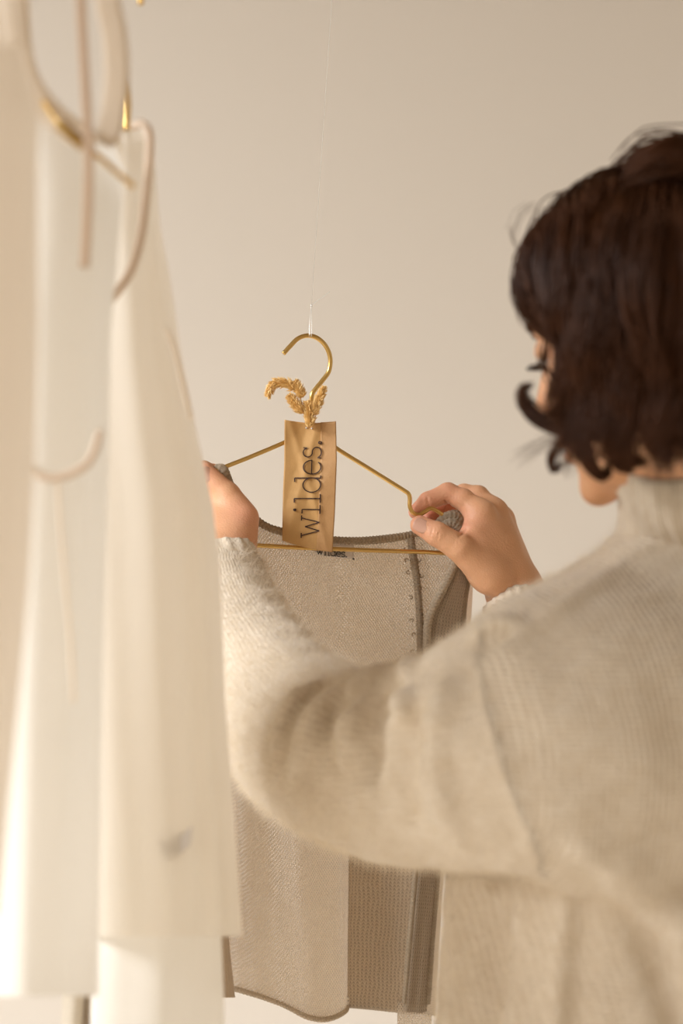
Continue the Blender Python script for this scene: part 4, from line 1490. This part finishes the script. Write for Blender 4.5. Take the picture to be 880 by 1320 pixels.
# trousers (outside the frame, so that she stands on the floor)
tf_ = Field((0.05, 1.38, 0.0), (0.50, 1.82, 0.95), 0.008)
tf_.ell(tc_ + (0, 0.01, -0.24), (0.178, 0.132, 0.15))
for s in (-1, 1):
    hip = tc_ + np.array([0.085 * s * 0.8, 0.085 * s * 0.6, -0.28])
    tf_.chain([hip, hip + np.array([-0.01, 0.02, -0.36]), np.array([hip[0], hip[1], 0.09])], [0.098, 0.075, 0.07], 0.02)
Vt, Qt = tf_.mesh()
mk('trousers', Vt, Qt, M_trouser, person)

# ------------------------------------------------------------------ hair
CE, RE = np.array([0, -0.012, 0.030]), np.array([0.072, 0.092, 0.086])


def push_out(p, off):
    """keep head-local points outside the skull by off"""
    q = (p - CE) / (RE + off[:, None])
    l = np.linalg.norm(q, axis=1)
    m = l < 1
    q[m] /= l[m][:, None]
    return q * (RE + off[:, None]) + CE


def strands_mesh(paths, rad, nside=3):
    """paths (n, m, 3), rad (n, m) -> one mesh of thin tubes"""
    n, m, _ = paths.shape
    T = np.gradient(paths, axis=1)
    T /= np.linalg.norm(T, axis=2)[..., None] + 1e-12
    ref = np.array([0.3, 0.8, 0.5])
    N = np.cross(T, ref)
    N /= np.linalg.norm(N, axis=2)[..., None] + 1e-12
    B = np.cross(T, N)
    rings = []
    for k in range(nside):
        a = 2 * math.pi * k / nside
        rings.append(paths + rad[..., None] * (math.cos(a) * N + math.sin(a) * B))
    V = np.stack(rings, 2).reshape(-1, 3)
    i, j, k = np.meshgrid(np.arange(n), np.arange(m - 1), np.arange(nside), indexing='ij')
    base = i * m * nside + j * nside
    k2 = (k + 1) % nside
    Q = np.stack([base + k, base + k2, base + nside + k2, base + nside + k], -1).reshape(-1, 4)
    return V, Q


def hair_system(nclump, per, seed):
    r = np.random.default_rng(seed)
    # clump roots over the scalp (head-local)
    roots = []
    while len(roots) < nclump:
        d = r.normal(size=3)
        d /= np.linalg.norm(d)
        front = d[1]
        # hairline: forehead and face stay clear
        if d[2] < -0.55 or (front > 0.35 and d[2] < 0.45) or (front > 0.0 and d[2] < -0.12 + 0.9 * front):
            continue
        if d[2] < -0.2 and front > -0.2:
            continue
        roots.append(d)
    roots = np.array(roots)
    cl = np.repeat(np.arange(nclump), per)
    n = len(cl)
    m = 22
    d0 = roots[cl] + r.normal(size=(n, 3)) * 0.055
    d0 /= np.linalg.norm(d0, axis=1)[:, None]
    off = (r.random(nclump)[cl] * 0.75 + r.random(n) * 0.25)
    layer = 0.003 + 0.015 * off
    lift = 0.006 * np.clip(d0[:, 2], 0, 1) * (d0[:, 1] < 0.35)
    p = CE + d0 * (RE + 0.002)
    g = HR.T @ np.array([0, 0, -1.0])          # gravity in head-local axes
    crown = np.array([0, -0.35, 0.93])
    length = (0.155 + 0.05 * r.random(nclump)[cl] + 0.012 * r.random(n)) * (0.78 + 0.30 * np.clip(d0[:, 2] + 0.3, 0, 1.2))
    step = length / (m - 1)
    side = np.sign(d0[:, 0] + 1e-6)
    # initial flow: away from the crown, front hair swept back and sideways
    flow = d0 - crown * (d0 @ crown)[:, None]
    fr = np.clip((d0[:, 1] - 0.2) * 2.0, 0, 1)
    flow = flow * (1 - fr)[:, None] + fr[:, None] * np.stack([side * 1.0, np.full(n, -0.25), np.full(n, -0.25)], 1)
    flow /= np.linalg.norm(flow, axis=1)[:, None] + 1e-9
    path = np.zeros((n, m, 3))
    rc = roots[cl]
    ph = 2.2 * np.sin(3.1 * rc[:, 0] + 2.3 * rc[:, 1]) + 2.0 * np.sin(2.7 * rc[:, 2] - 3.3 * rc[:, 1]) + (r.random(nclump) * 1.6)[cl]
    fq = (30 + 12 * r.random(nclump))[cl]
    amp = (0.004 + 0.009 * r.random(nclump))[cl]
    vel = flow
    for j in range(m):
        path[:, j] = p
        t = j / (m - 1)
        gg = np.clip(0.10 + 0.9 * t, 0, 1)
        # tangent to the skull, drawn down
        nn = (p - CE) / (RE ** 2)
        nn /= np.linalg.norm(nn, axis=1)[:, None] + 1e-9
        v = vel * (1 - 0.55 * gg) + g[None] * 0.75 * gg
        v -= nn * np.minimum(0, np.sum(v * nn, 1))[:, None]
        v /= np.linalg.norm(v, axis=1)[:, None] + 1e-9
        vel = v
        p = p + v * step[:, None]
        lay = layer * min(1, t * 4 + 0.15) + lift * math.sin(min(1, t * 1.6) * math.pi)
        p = push_out(p, lay)
    # waves and curls growing to the tips
    tt = np.linspace(0, 1, m)[None, :]
    s_along = tt * length[:, None]
    wamp = amp[:, None] * np.clip((tt - 0.25) / 0.75, 0, 1) ** 1.3
    T = np.gradient(path, axis=1)
    T /= np.linalg.norm(T, axis=2)[..., None] + 1e-12
    out = (path - CE)
    out /= np.linalg.norm(out, axis=2)[..., None]
    sd = np.cross(T, out)
    path = path + sd * (wamp * np.sin(fq[:, None] * s_along * 2.4 + ph[:, None]))[..., None] + out * (wamp * 0.9 * np.cos(fq[:, None] * s_along * 2.4 + ph[:, None]))[..., None]
    # clumping towards the clump's first strand
    lead = path.reshape(nclump, per, m, 3)[:, :1]
    cf = (0.05 + 0.50 * tt[..., None] ** 2)[None]
    pp = path.reshape(nclump, per, m, 3)
    pp = pp + (lead - pp) * cf * r.uniform(0.55, 1.0, (nclump, per, 1, 1))
    path = pp.reshape(n, m, 3)
    # no strand may cross the face
    bad = ((path[..., 1] > 0.040) & (path[..., 2] < 0.030)).any(1)
    path = path[~bad]
    n = len(path)
    path = HS * path @ HR.T + HC
    # blunt cut at jaw height
    zl = CAM_Z + (660 - (588 + 24 * r.random(n))) / FPX * 1.5
    below = path[..., 2] < zl[:, None]
    last = np.where(below.any(1), np.maximum(below.argmax(1), 6), m - 1)
    tt2 = np.linspace(0, 1, m)[None] * last[:, None]
    i0 = np.minimum(tt2.astype(int), m - 2)
    ff = (tt2 - i0)[..., None]
    ii = np.arange(n)[:, None]
    path = path[ii, i0] * (1 - ff) + path[ii, i0 + 1] * ff
    rad = np.interp(np.linspace(0, 1, m), [0, 0.2, 0.8, 1], [0.0004, 0.00062, 0.0005, 0.00015])[None].repeat(n, 0)
    return path, rad


pth, rad = hair_system(420, 30, 11)
pp = to_px(pth)
parts = [strands_mesh(pth, rad)]


def swept_system(nguide, per, seed):
    """hair combed from the parting over the sides of the head"""
    r = np.random.default_rng(seed)
    m = 24
    tt = np.linspace(0, 1, m)
    g = HR.T @ np.array([0, 0, -1.0])
    paths = []
    for k in range(nguide):
        sd = -1 if k % 3 else 1
        y0 = -0.35 + 1.10 * ((k * 0.618) % 1.0)
        z0 = math.sqrt(max(0.05, 1 - y0 * y0))
        a = np.array([sd * 0.06, y0, z0])
        e = np.array([sd * 0.97, y0 * 0.42 - 0.05, -0.30 + 0.12 * max(y0, 0)])
        a /= np.linalg.norm(a)
        e /= np.linalg.norm(e)
        ph0 = 2.0 * y0 + r.random() * 1.2
        am = 0.003 + 0.006 * r.random()
        tail = 0.045 + 0.035 * r.random()
        lay = 0.004 + 0.009 * r.random()
        for q in range(per):
            aa = a + r.normal(size=3) * 0.05
            ee = e + r.normal(size=3) * 0.06
            aa /= np.linalg.norm(aa)
            ee /= np.linalg.norm(ee)
            om = math.acos(np.clip(aa @ ee, -1, 1))
            t1 = np.clip(tt / 0.72, 0, 1)
            dirs = (np.sin((1 - t1) * om)[:, None] * aa + np.sin(t1 * om)[:, None] * ee) / math.sin(om)
            lq = lay + 0.004 * r.normal()
            off = 0.003 + lq * np.clip(tt * 3.0, 0, 1) + 0.003 * np.sin(np.clip(tt * 1.4, 0, 1) * math.pi)
            p = CE + dirs * (RE + off[:, None])
            t2 = np.clip((tt - 0.72) / 0.28, 0, 1)
            p = p + g[None] * (t2 * tail)[:, None]
            wv = 1.5 * am * np.clip((tt - 0.3) / 0.7, 0, 1) * np.sin(ph0 + tt * 13.0 + 0.3 * r.normal())
            p = p + np.stack([0.5 * wv * sd, wv, 0.3 * wv], 1)
            paths.append(p)
    path = np.array(paths)
    bad = ((path[..., 1] > 0.044) & (path[..., 2] < 0.018)).any(1)
    path = HS * path[~bad] @ HR.T + HC
    rad = np.interp(tt, [0, 0.2, 0.8, 1], [0.0004, 0.0006, 0.0005, 0.00015])[None].repeat(len(path), 0)
    return strands_mesh(path, rad)


parts.append(swept_system(130, 34, 21))


def lock(pts, n, r0, r1, seed, m=26, srad=0.00055):
    """a styled lock along a 3-D guide with n strands"""
    rr = np.random.default_rng(seed)
    G = catmull(pts, m)
    o = rr.normal(size=(n, 1, 3)) * 0.6
    tw = np.interp(np.linspace(0, 1, m), [0, 0.25, 0.7, 1], [r0 * 0.8, r0, r0 * 0.7, r1])[None, :, None]
    wob = rr.normal(size=(n, 1, 3)) * 0.15 * np.sin(np.linspace(0, 5, m))[None, :, None]
    path = G[None] + (o + wob) * tw
    rad = (np.interp(np.linspace(0, 1, m), [0, 0.15, 0.8, 1], [0.7, 1, 0.9, 0.2]) * srad)[None].repeat(n, 0)
    return strands_mesh(path, rad)


LK = [
    ([(770, 470, 1.425), (790, 520, 1.42), (775, 548, 1.425), (740, 552, 1.435), (705, 545, 1.447), (682, 530, 1.455), (672, 510, 1.457), (677, 497, 1.457), (684, 497, 1.455)], 110, 0.0075, 0.0018),
    ([(790, 480, 1.42), (780, 520, 1.42), (750, 540, 1.43), (722, 530, 1.44), (708, 543, 1.447), (690, 540, 1.452)], 60, 0.006, 0.002),
    ([(745, 560, 1.43), (725, 570, 1.44), (714, 585, 1.445), (712, 602, 1.447), (718, 606, 1.447), (724, 595, 1.446)], 26, 0.003, 0.0008),
    ([(760, 540, 1.425), (748, 565, 1.43), (757, 590, 1.432), (771, 610, 1.432), (782, 612, 1.432), (783, 598, 1.432)], 60, 0.005, 0.0014),
    ([(800, 540, 1.415), (790, 575, 1.415), (800, 598, 1.42), (815, 604, 1.42)], 80, 0.008, 0.002),
    ([(840, 470, 1.405), (815, 510, 1.40), (800, 555, 1.405), (812, 590, 1.412), (832, 596, 1.412)], 100, 0.008, 0.002),
    ([(850, 455, 1.40), (825, 475, 1.395), (806, 505, 1.393), (803, 535, 1.395), (815, 560, 1.40)], 80, 0.006, 0.002),
    ([(690, 300, 1.50), (676, 330, 1.497), (671, 370, 1.492), (684, 405, 1.487), (712, 430, 1.480), (732, 452, 1.470), (745, 485, 1.462), (748, 508, 1.455)], 120, 0.0060, 0.002),
    ([(705, 285, 1.48), (692, 330, 1.472), (698, 380, 1.465), (722, 425, 1.458), (744, 460, 1.450), (755, 500, 1.445), (748, 528, 1.446)], 120, 0.0075, 0.002),
    ([(720, 280, 1.46), (712, 340, 1.448), (716, 400, 1.44), (740, 450, 1.436), (752, 500, 1.434), (742, 535, 1.436)], 120, 0.009, 0.003),
    ([(745, 275, 1.44), (738, 340, 1.425), (745, 410, 1.42), (765, 460, 1.42), (770, 510, 1.42), (755, 545, 1.425)], 120, 0.010, 0.003),
    ([(880, 480, 1.395), (860, 520, 1.39), (852, 560, 1.395), (862, 590, 1.40)], 90, 0.009, 0.003),
    ([(790, 290, 1.42), (775, 360, 1.41), (785, 430, 1.405), (800, 480, 1.405), (792, 520, 1.41)], 120, 0.010, 0.003),
    ([(840, 290, 1.405), (825, 360, 1.395), (830, 430, 1.39), (850, 480, 1.388), (845, 530, 1.39)], 120, 0.011, 0.004),
    ([(800, 228, 1.48), (825, 210, 1.475), (860, 198, 1.475), (905, 194, 1.48), (950, 215, 1.49)], 160, 0.010, 0.004),
    ([(822, 222, 1.465), (850, 205, 1.46), (885, 200, 1.46), (930, 215, 1.465), (960, 260, 1.47)], 160, 0.010, 0.004),
    ([(815, 235, 1.45), (860, 215, 1.44), (900, 225, 1.44), (935, 270, 1.445)], 140, 0.010, 0.004),
]
LKY = 0.028
for k, (g, n, r0, r1) in enumerate(LK):
    parts.append(lock([P(q[0], q[1], q[2] + LKY) for q in g], n, r0, r1, 100 + k))
# stray hairs
stray = [[(672, 330, 1.50), (662, 310, 1.50), (658, 290, 1.50)], [(690, 260, 1.50), (672, 275, 1.50), (663, 300, 1.50)], [(720, 560, 1.44), (695, 575, 1.45), (668, 583, 1.455)], [(730, 565, 1.44), (700, 570, 1.45), (660, 592, 1.455)],
         [(672, 400, 1.49), (662, 380, 1.49), (660, 350, 1.49)], [(820, 215, 1.49), (790, 218, 1.49), (770, 232, 1.49)], [(740, 555, 1.44), (705, 572, 1.45), (672, 600, 1.455)]]
for k, g in enumerate(stray):
    parts.append(lock([P(q[0], q[1], q[2] + LKY) for q in g], 6, 0.0035, 0.004, 300 + k, 14, 0.00016))
Vn, Qn, o = [], [], 0
for v, q in parts:
    Vn.append(v)
    Qn.append(q + o)
    o += len(v)
# dense under-volume
uf = Field((-0.11, -0.14, -0.14), (0.11, 0.12, 0.16), 0.003)
uf.ell(CE, RE + 0.004)
for s in (-1, 1):
    uf.cone(CE + (s * 0.055, -0.015, -0.01), CE + (s * 0.060, -0.025, -0.085), 0.030, 0.020, 0.02)
uf.cone(CE + (0, -0.06, -0.02), CE + (0, -0.07, -0.10), 0.045, 0.03, 0.02)
# carve the face free
uf.ell((0, 0.085, -0.03), (0.062, 0.062, 0.088), 0.012, neg=True)
Vu, Qu = uf.mesh()
Vu = HS * Vu @ HR.T + HC
Vn.append(Vu)
Qn.append(Qu + o)
hair = mk('hair', np.vstack(Vn), np.vstack(Qn), M_hair, person)
hair['label'] = 'dark brown wavy chin-length hair'

# ------------------------------------------------------------------ hanging dresses at the left
def dress_tube(name, rows, mat, parent, Yc, seed, nu=160, nv=120, depth=0.045, folds=(3, 5, 8), amp=0.008, back_drop=0.0, spread=0.5, front_cut=None):
    """closed draped tube. rows: (py, left px, right px); folds deepen downwards"""
    rr = np.random.default_rng(seed)
    rows = np.array(rows, float)
    ph = rr.random(len(folds)) * 6.28
    V = []
    for j in range(nv):
        v = j / (nv - 1)
        py = rows[0, 0] + (rows[-1, 0] - rows[0, 0]) * v
        l = np.interp(py, rows[:, 0], rows[:, 1])
        r_ = np.interp(py, rows[:, 0], rows[:, 2])
        for i in range(nu):
            a = 2 * math.pi * i / nu
            f = 0.0
            for k, q in enumerate(folds):
                f += math.sin(q * a + ph[k] + 0.8 * math.sin(v * 2.2 + k)) / (1 + 0.5 * k)
            g = amp * (0.25 + 0.9 * v ** 0.8) * f
            ca, sa = math.cos(a), math.sin(a)
            px = (l + r_) / 2 + (r_ - l) / 2 * ca * (1 if abs(ca) > 0.98 else 1)
            Y = Yc - sa * (depth * (0.45 + spread * v)) - g * abs(sa) ** 0.5
            top = 0.0
            if front_cut is not None:
                cx, hw, dep = front_cut
                x = (px - cx) / hw
                if abs(x) < 1:
                    top = dep * (1 - abs(x) ** 2.2) * (1 if sa > 0 else 0.55)
            yy = py + top * (1 - v) ** 3 * 1.0
            V.append(P(px, yy, Y))
    return mk(name, V, grid_faces(nu, nv, True), mat, parent)


def strip(name, pts, wd, mat, parent, n=40, thick=0.0012, axis=(1, 0, 0)):
    W = catmull([P(*p) for p in pts], n)
    ax = np.asarray(axis, float)

    def fn(a, b, o):
        j = b * (n - 1)
        j0 = min(int(j), n - 2)
        g = j - j0
        p = W[j0] * (1 - g) + W[j0 + 1] * g
        T = W[j0 + 1] - W[j0]
        T = T / (np.linalg.norm(T) + 1e-9)
        s = ax - T * (ax @ T)
        s = s / (np.linalg.norm(s) + 1e-9)
        return p + s * wd * (a - 0.5) + np.array([0, -o, 0])
    V, F = slab(fn, 5, n, thick)
    return mk(name, V, F, mat, parent)


def cord(name, pts, r, mat, parent, n=40, nseg=8):
    V, F, U = tube(catmull([P(*p) for p in pts], n), r, nseg)
    return mk(name, V, F, mat, parent, uv=U)


# rail above the frame
rail = empty('clothes_rail', P(120, -60, 1.30))
tag(rail, 'round wooden clothes rail above the hanging dresses', 'rail')
RX, RZ = -0.155, CAM_Z + 0.372
V, F, _ = tube([(RX, 0.75, RZ), (RX, 1.1, RZ), (RX, 1.60, RZ)], 0.011, 16)
mk('rod', V, F, M_wood, rail)
for yy in (0.82, 1.52):
    V, F, _ = tube([(RX, yy, RZ), (RX, yy, 2.1), (RX, yy, ROOM_H)], 0.0014, 6)
    mk('cord', V, F, M_cord, rail)

# rear dress, right hand one of the pair
d2 = empty('gauze_dress', P(210, 1210, 1.52))
tag(d2, 'long ivory gauze dress, its right side seam nearest the woman', 'dress', 'white dresses at the left')
dress_tube('skirt', [(168, 118, 192), (200, 108, 199), (290, 90, 206), (370, 80, 221), (450, 76, 232), (560, 78, 254), (650, 82, 274), (730, 86, 283), (900, 98, 290), (1050, 110, 302), (1207, 118, 313)], M_gauze2, d2, 1.54, 5, amp=0.007, depth=0.07)
dress_tube('underskirt', [(1060, 122, 280), (1200, 120, 285), (1330, 116, 290), (1500, 112, 298)], M_gauze, d2, 1.55, 8, nv=50, amp=0.004, depth=0.05)
cord('armhole_binding', [(172, 162, 1.475), (184, 160, 1.47), (192, 172, 1.468), (192, 200, 1.466), (188, 250, 1.464), (182, 300, 1.462), (170, 345, 1.460), (152, 375, 1.458), (138, 392, 1.458), (136, 405, 1.458)], 0.0030, M_bind, d2)
cord('seam_fold', [(214, 425, 1.487), (224, 450, 1.487), (234, 490, 1.488), (246, 540, 1.489)], 0.0016, M_trimcloth, d2)
V, F = slab(lambda a, b, o: P(204 + 23 * a + 6 * b, 1080 + 6 * math.sin(a * 3) + 26 * b - 8 * a, 1.482 + 0.004 * a - o), 8, 8, 0.0008)
mk('care_tag', V, F, M_caretag, d2)
V, F = slab(lambda a, b, o: P(228 + 20 * a - 3 * b, 1080 - 16 * a + 26 * b, 1.484 - 0.004 * a - o), 8, 8, 0.0008)
mk('care_tag', V, F, M_caretag, d2)

h2 = empty('brass_hanger', P(163, 165, 1.53))
tag(h2, 'brass hanger with its hook at the right strap of the dresses', 'hanger', 'brass hangers of the dresses')
yk = 1.53
cord('hook', [(163, 168, yk), (164.5, 150, yk), (165, 130, yk), (162, 105, yk), (153, 75, yk - 0.004), (147, 35, yk - 0.006), (146, -10, yk - 0.006), (152, -55, yk), (165, -78, yk + 0.004), (178, -60, yk + 0.006), (183, -25, yk + 0.006), (181, 6, yk + 0.006)], 0.0021, M_brass, h2, 80)
cord('left_arm', [(163, 168, yk), (150, 178, yk - 0.02), (128, 196, yk - 0.03)], 0.0020, M_brass, h2)
cord('right_arm', [(163, 168, yk), (176, 172, yk + 0.012), (186, 182, yk + 0.02)], 0.0020, M_brass, h2)

# front dress with the deep round neckline
d1 = empty('gauze_dress', P(40, 1290, 1.38))
tag(d1, 'white gauze dress in the middle with a deep looped neckline', 'dress', 'white dresses at the left')
dress_tube('skirt', [(150, -70, 140), (200, -72, 154), (240, -75, 158), (320, -78, 152), (420, -80, 142), (600, -84, 140), (800, -90, 134), (1000, -96, 130), (1284, -104, 127)], M_gauze, d1, 1.40, 6, amp=0.009, depth=0.07, front_cut=(112, 62, 34))
for pts in ([(133, -60, 1.375), (138, 0, 1.372), (147, 45, 1.37), (150, 95, 1.369), (146, 140, 1.368), (140, 170, 1.366), (132, 182, 1.364), (118, 184, 1.362), (98, 172, 1.360), (72, 152, 1.358), (48, 125, 1.355), (30, 90, 1.350), (22, 40, 1.345), (18, -60, 1.340)],):
    strip('neckline_strap', pts, 0.0150, M_trimcloth, d1, 70, 0.004)
cord('tie_fold_shade', [(36, 598, 1.345), (50, 612, 1.343), (70, 616, 1.342), (95, 609, 1.342), (112, 598, 1.344), (122, 580, 1.347), (128, 556, 1.35)], 0.0024, M_bind, d1)  # curved tie, the tan shading of its fold put into the colour
cord('tie_fold_shade', [(74, 618, 1.342), (78, 680, 1.341), (84, 750, 1.34), (91, 830, 1.339), (95, 905, 1.339)], 0.0012, M_trimcloth, d1)  # no real cord: thin tan line drawn for the soft shade of a fold
h1 = empty('brass_hanger', P(92, 174, 1.34))
tag(h1, 'brass hanger whose sloping arm crosses the looped neckline', 'hanger', 'brass hangers of the dresses')
cord('clip', [(76, 160, 1.338), (84, 166, 1.337), (92, 174, 1.337), (100, 180, 1.338), (108, 188, 1.339)], np.array([0.0030] + [0.0036] * 38 + [0.0025]), M_brass_dull, h1)
cord('right_arm', [(104, 184, 1.339), (130, 204, 1.340), (155, 226, 1.341), (173, 241, 1.342)], 0.0016, M_brass, h1)
cord('left_arm', [(78, 162, 1.338), (50, 120, 1.36), (26, 60, 1.38), (14, -20, 1.39)], 0.0016, M_brass, h1)
cord('hook', [(14, -20, 1.39), (8, -50, 1.39), (20, -90, 1.39), (60, -120, 1.39), (90, -100, 1.39)], 0.0019, M_brass, h1)

rb = empty('ribbon', P(106, 340, 1.33))
tag(rb, 'narrow blush ribbon hanging straight down over the white dress', 'ribbon')
strip('band', [(102, -80, 1.335), (104, 0, 1.334), (108, 80, 1.333), (112, 150, 1.332), (114, 200, 1.331), (113, 260, 1.330), (109, 345, 1.330)], 0.0056, M_ribbon, rb, 50)

# nearest dress, mostly out of the frame
d0 = empty('gauze_dress', P(-40, 1150, 1.20))
tag(d0, 'blush gauze dress at the very left edge, nearest the camera', 'dress', 'white dresses at the left')
dress_tube('skirt', [(-140, -150, 12), (0, -150, 17), (60, -150, 24), (110, -165, 44), (150, -170, 52), (200, -190, 49), (400, -200, 50), (600, -205, 46), (750, -210, 38), (900, -215, 25), (1050, -220, 10), (1180, -225, -2)], M_gauze3, d0, 1.21, 9, amp=0.004, depth=0.05)
strip('strap', [(20, 60, 1.18), (12, 0, 1.18), (8, -80, 1.19)], 0.012, M_trimcloth, d0, 20)

# cream knitted piece glimpsed below the white dress
ck = empty('cream_knit', P(100, 1340, 1.60))
tag(ck, 'cream knitted garment peeping out below the hem of the white dress', 'garment')
def leg(name, rows_l, rows_r, mat, bulge):
    L = catmull([P(*p) for p in rows_l], 24)
    R = catmull([P(*p) for p in rows_r], 24)

    def fn(a, b, o):
        j = b * 23
        j0 = min(int(j), 22)
        g = j - j0
        p = (L[j0] * (1 - g) + L[j0 + 1] * g) * (1 - a) + (R[j0] * (1 - g) + R[j0 + 1] * g) * a
        return p + np.array([0, -bulge * math.sin(a * math.pi) - o, 0])
    V, F, U = slab_uv(fn, 14, 24, 0.004, 0.03, 0.12)
    return mk(name, V, F, mat, ck, uv=U)


leg('left_edge', [(80, 1200, 1.60), (80, 1290, 1.60), (78, 1340, 1.60), (76, 1420, 1.60)], [(112, 1200, 1.59), (108, 1290, 1.59), (103, 1340, 1.59), (97, 1420, 1.59)], M_creamknit, 0.008)
leg('right_edge', [(106, 1200, 1.60), (112, 1290, 1.60), (122, 1340, 1.60), (136, 1420, 1.60)], [(135, 1200, 1.60), (140, 1290, 1.60), (150, 1340, 1.60), (165, 1420, 1.60)], M_creamknit, 0.006)
leg('lining', [(84, 1200, 1.625), (84, 1290, 1.625), (84, 1340, 1.625), (84, 1420, 1.625)], [(140, 1200, 1.625), (140, 1290, 1.625), (140, 1340, 1.625), (140, 1420, 1.625)], M_cuffknit, 0.0)

# ribbed knit garment hung between the dresses and the vest; only its brown edge shows
rk = empty('ribbed_knit', P(210, 1285, 1.81))
tag(rk, 'brown ribbed knit garment whose edge shows between the ivory dress and the vest', 'garment')
dress_tube('body', [(850, 128, 206), (900, 126, 232), (950, 125, 252), (1050, 123, 278), (1150, 122, 290), (1220, 121, 296), (1286, 120, 303)], M_ribknit, rk, 1.812, 12, nu=320, nv=60, depth=0.045, folds=(60, 3), amp=0.0011)
dress_tube('waistband', [(826, 126, 205), (840, 127, 206), (856, 127, 208)], M_ribknit, rk, 1.812, 13, nu=240, nv=8, depth=0.052, folds=(40, 2), amp=0.0012)
cord('hanging_loop', [(132, 832, 1.812), (140, 800, 1.812), (150, 745, 1.812)], 0.0005, M_thread, rk, 12, 6)
cord('hanging_loop', [(200, 832, 1.812), (178, 790, 1.812), (150, 745, 1.812)], 0.0005, M_thread, rk, 12, 6)
cord('thread', [(150, 746, 1.812), (150, 600, 1.812), (150, 300, 1.812), (150, -60, 1.812), (150, -2450, 1.812)], 0.0005, M_thread, rk, 40, 6)
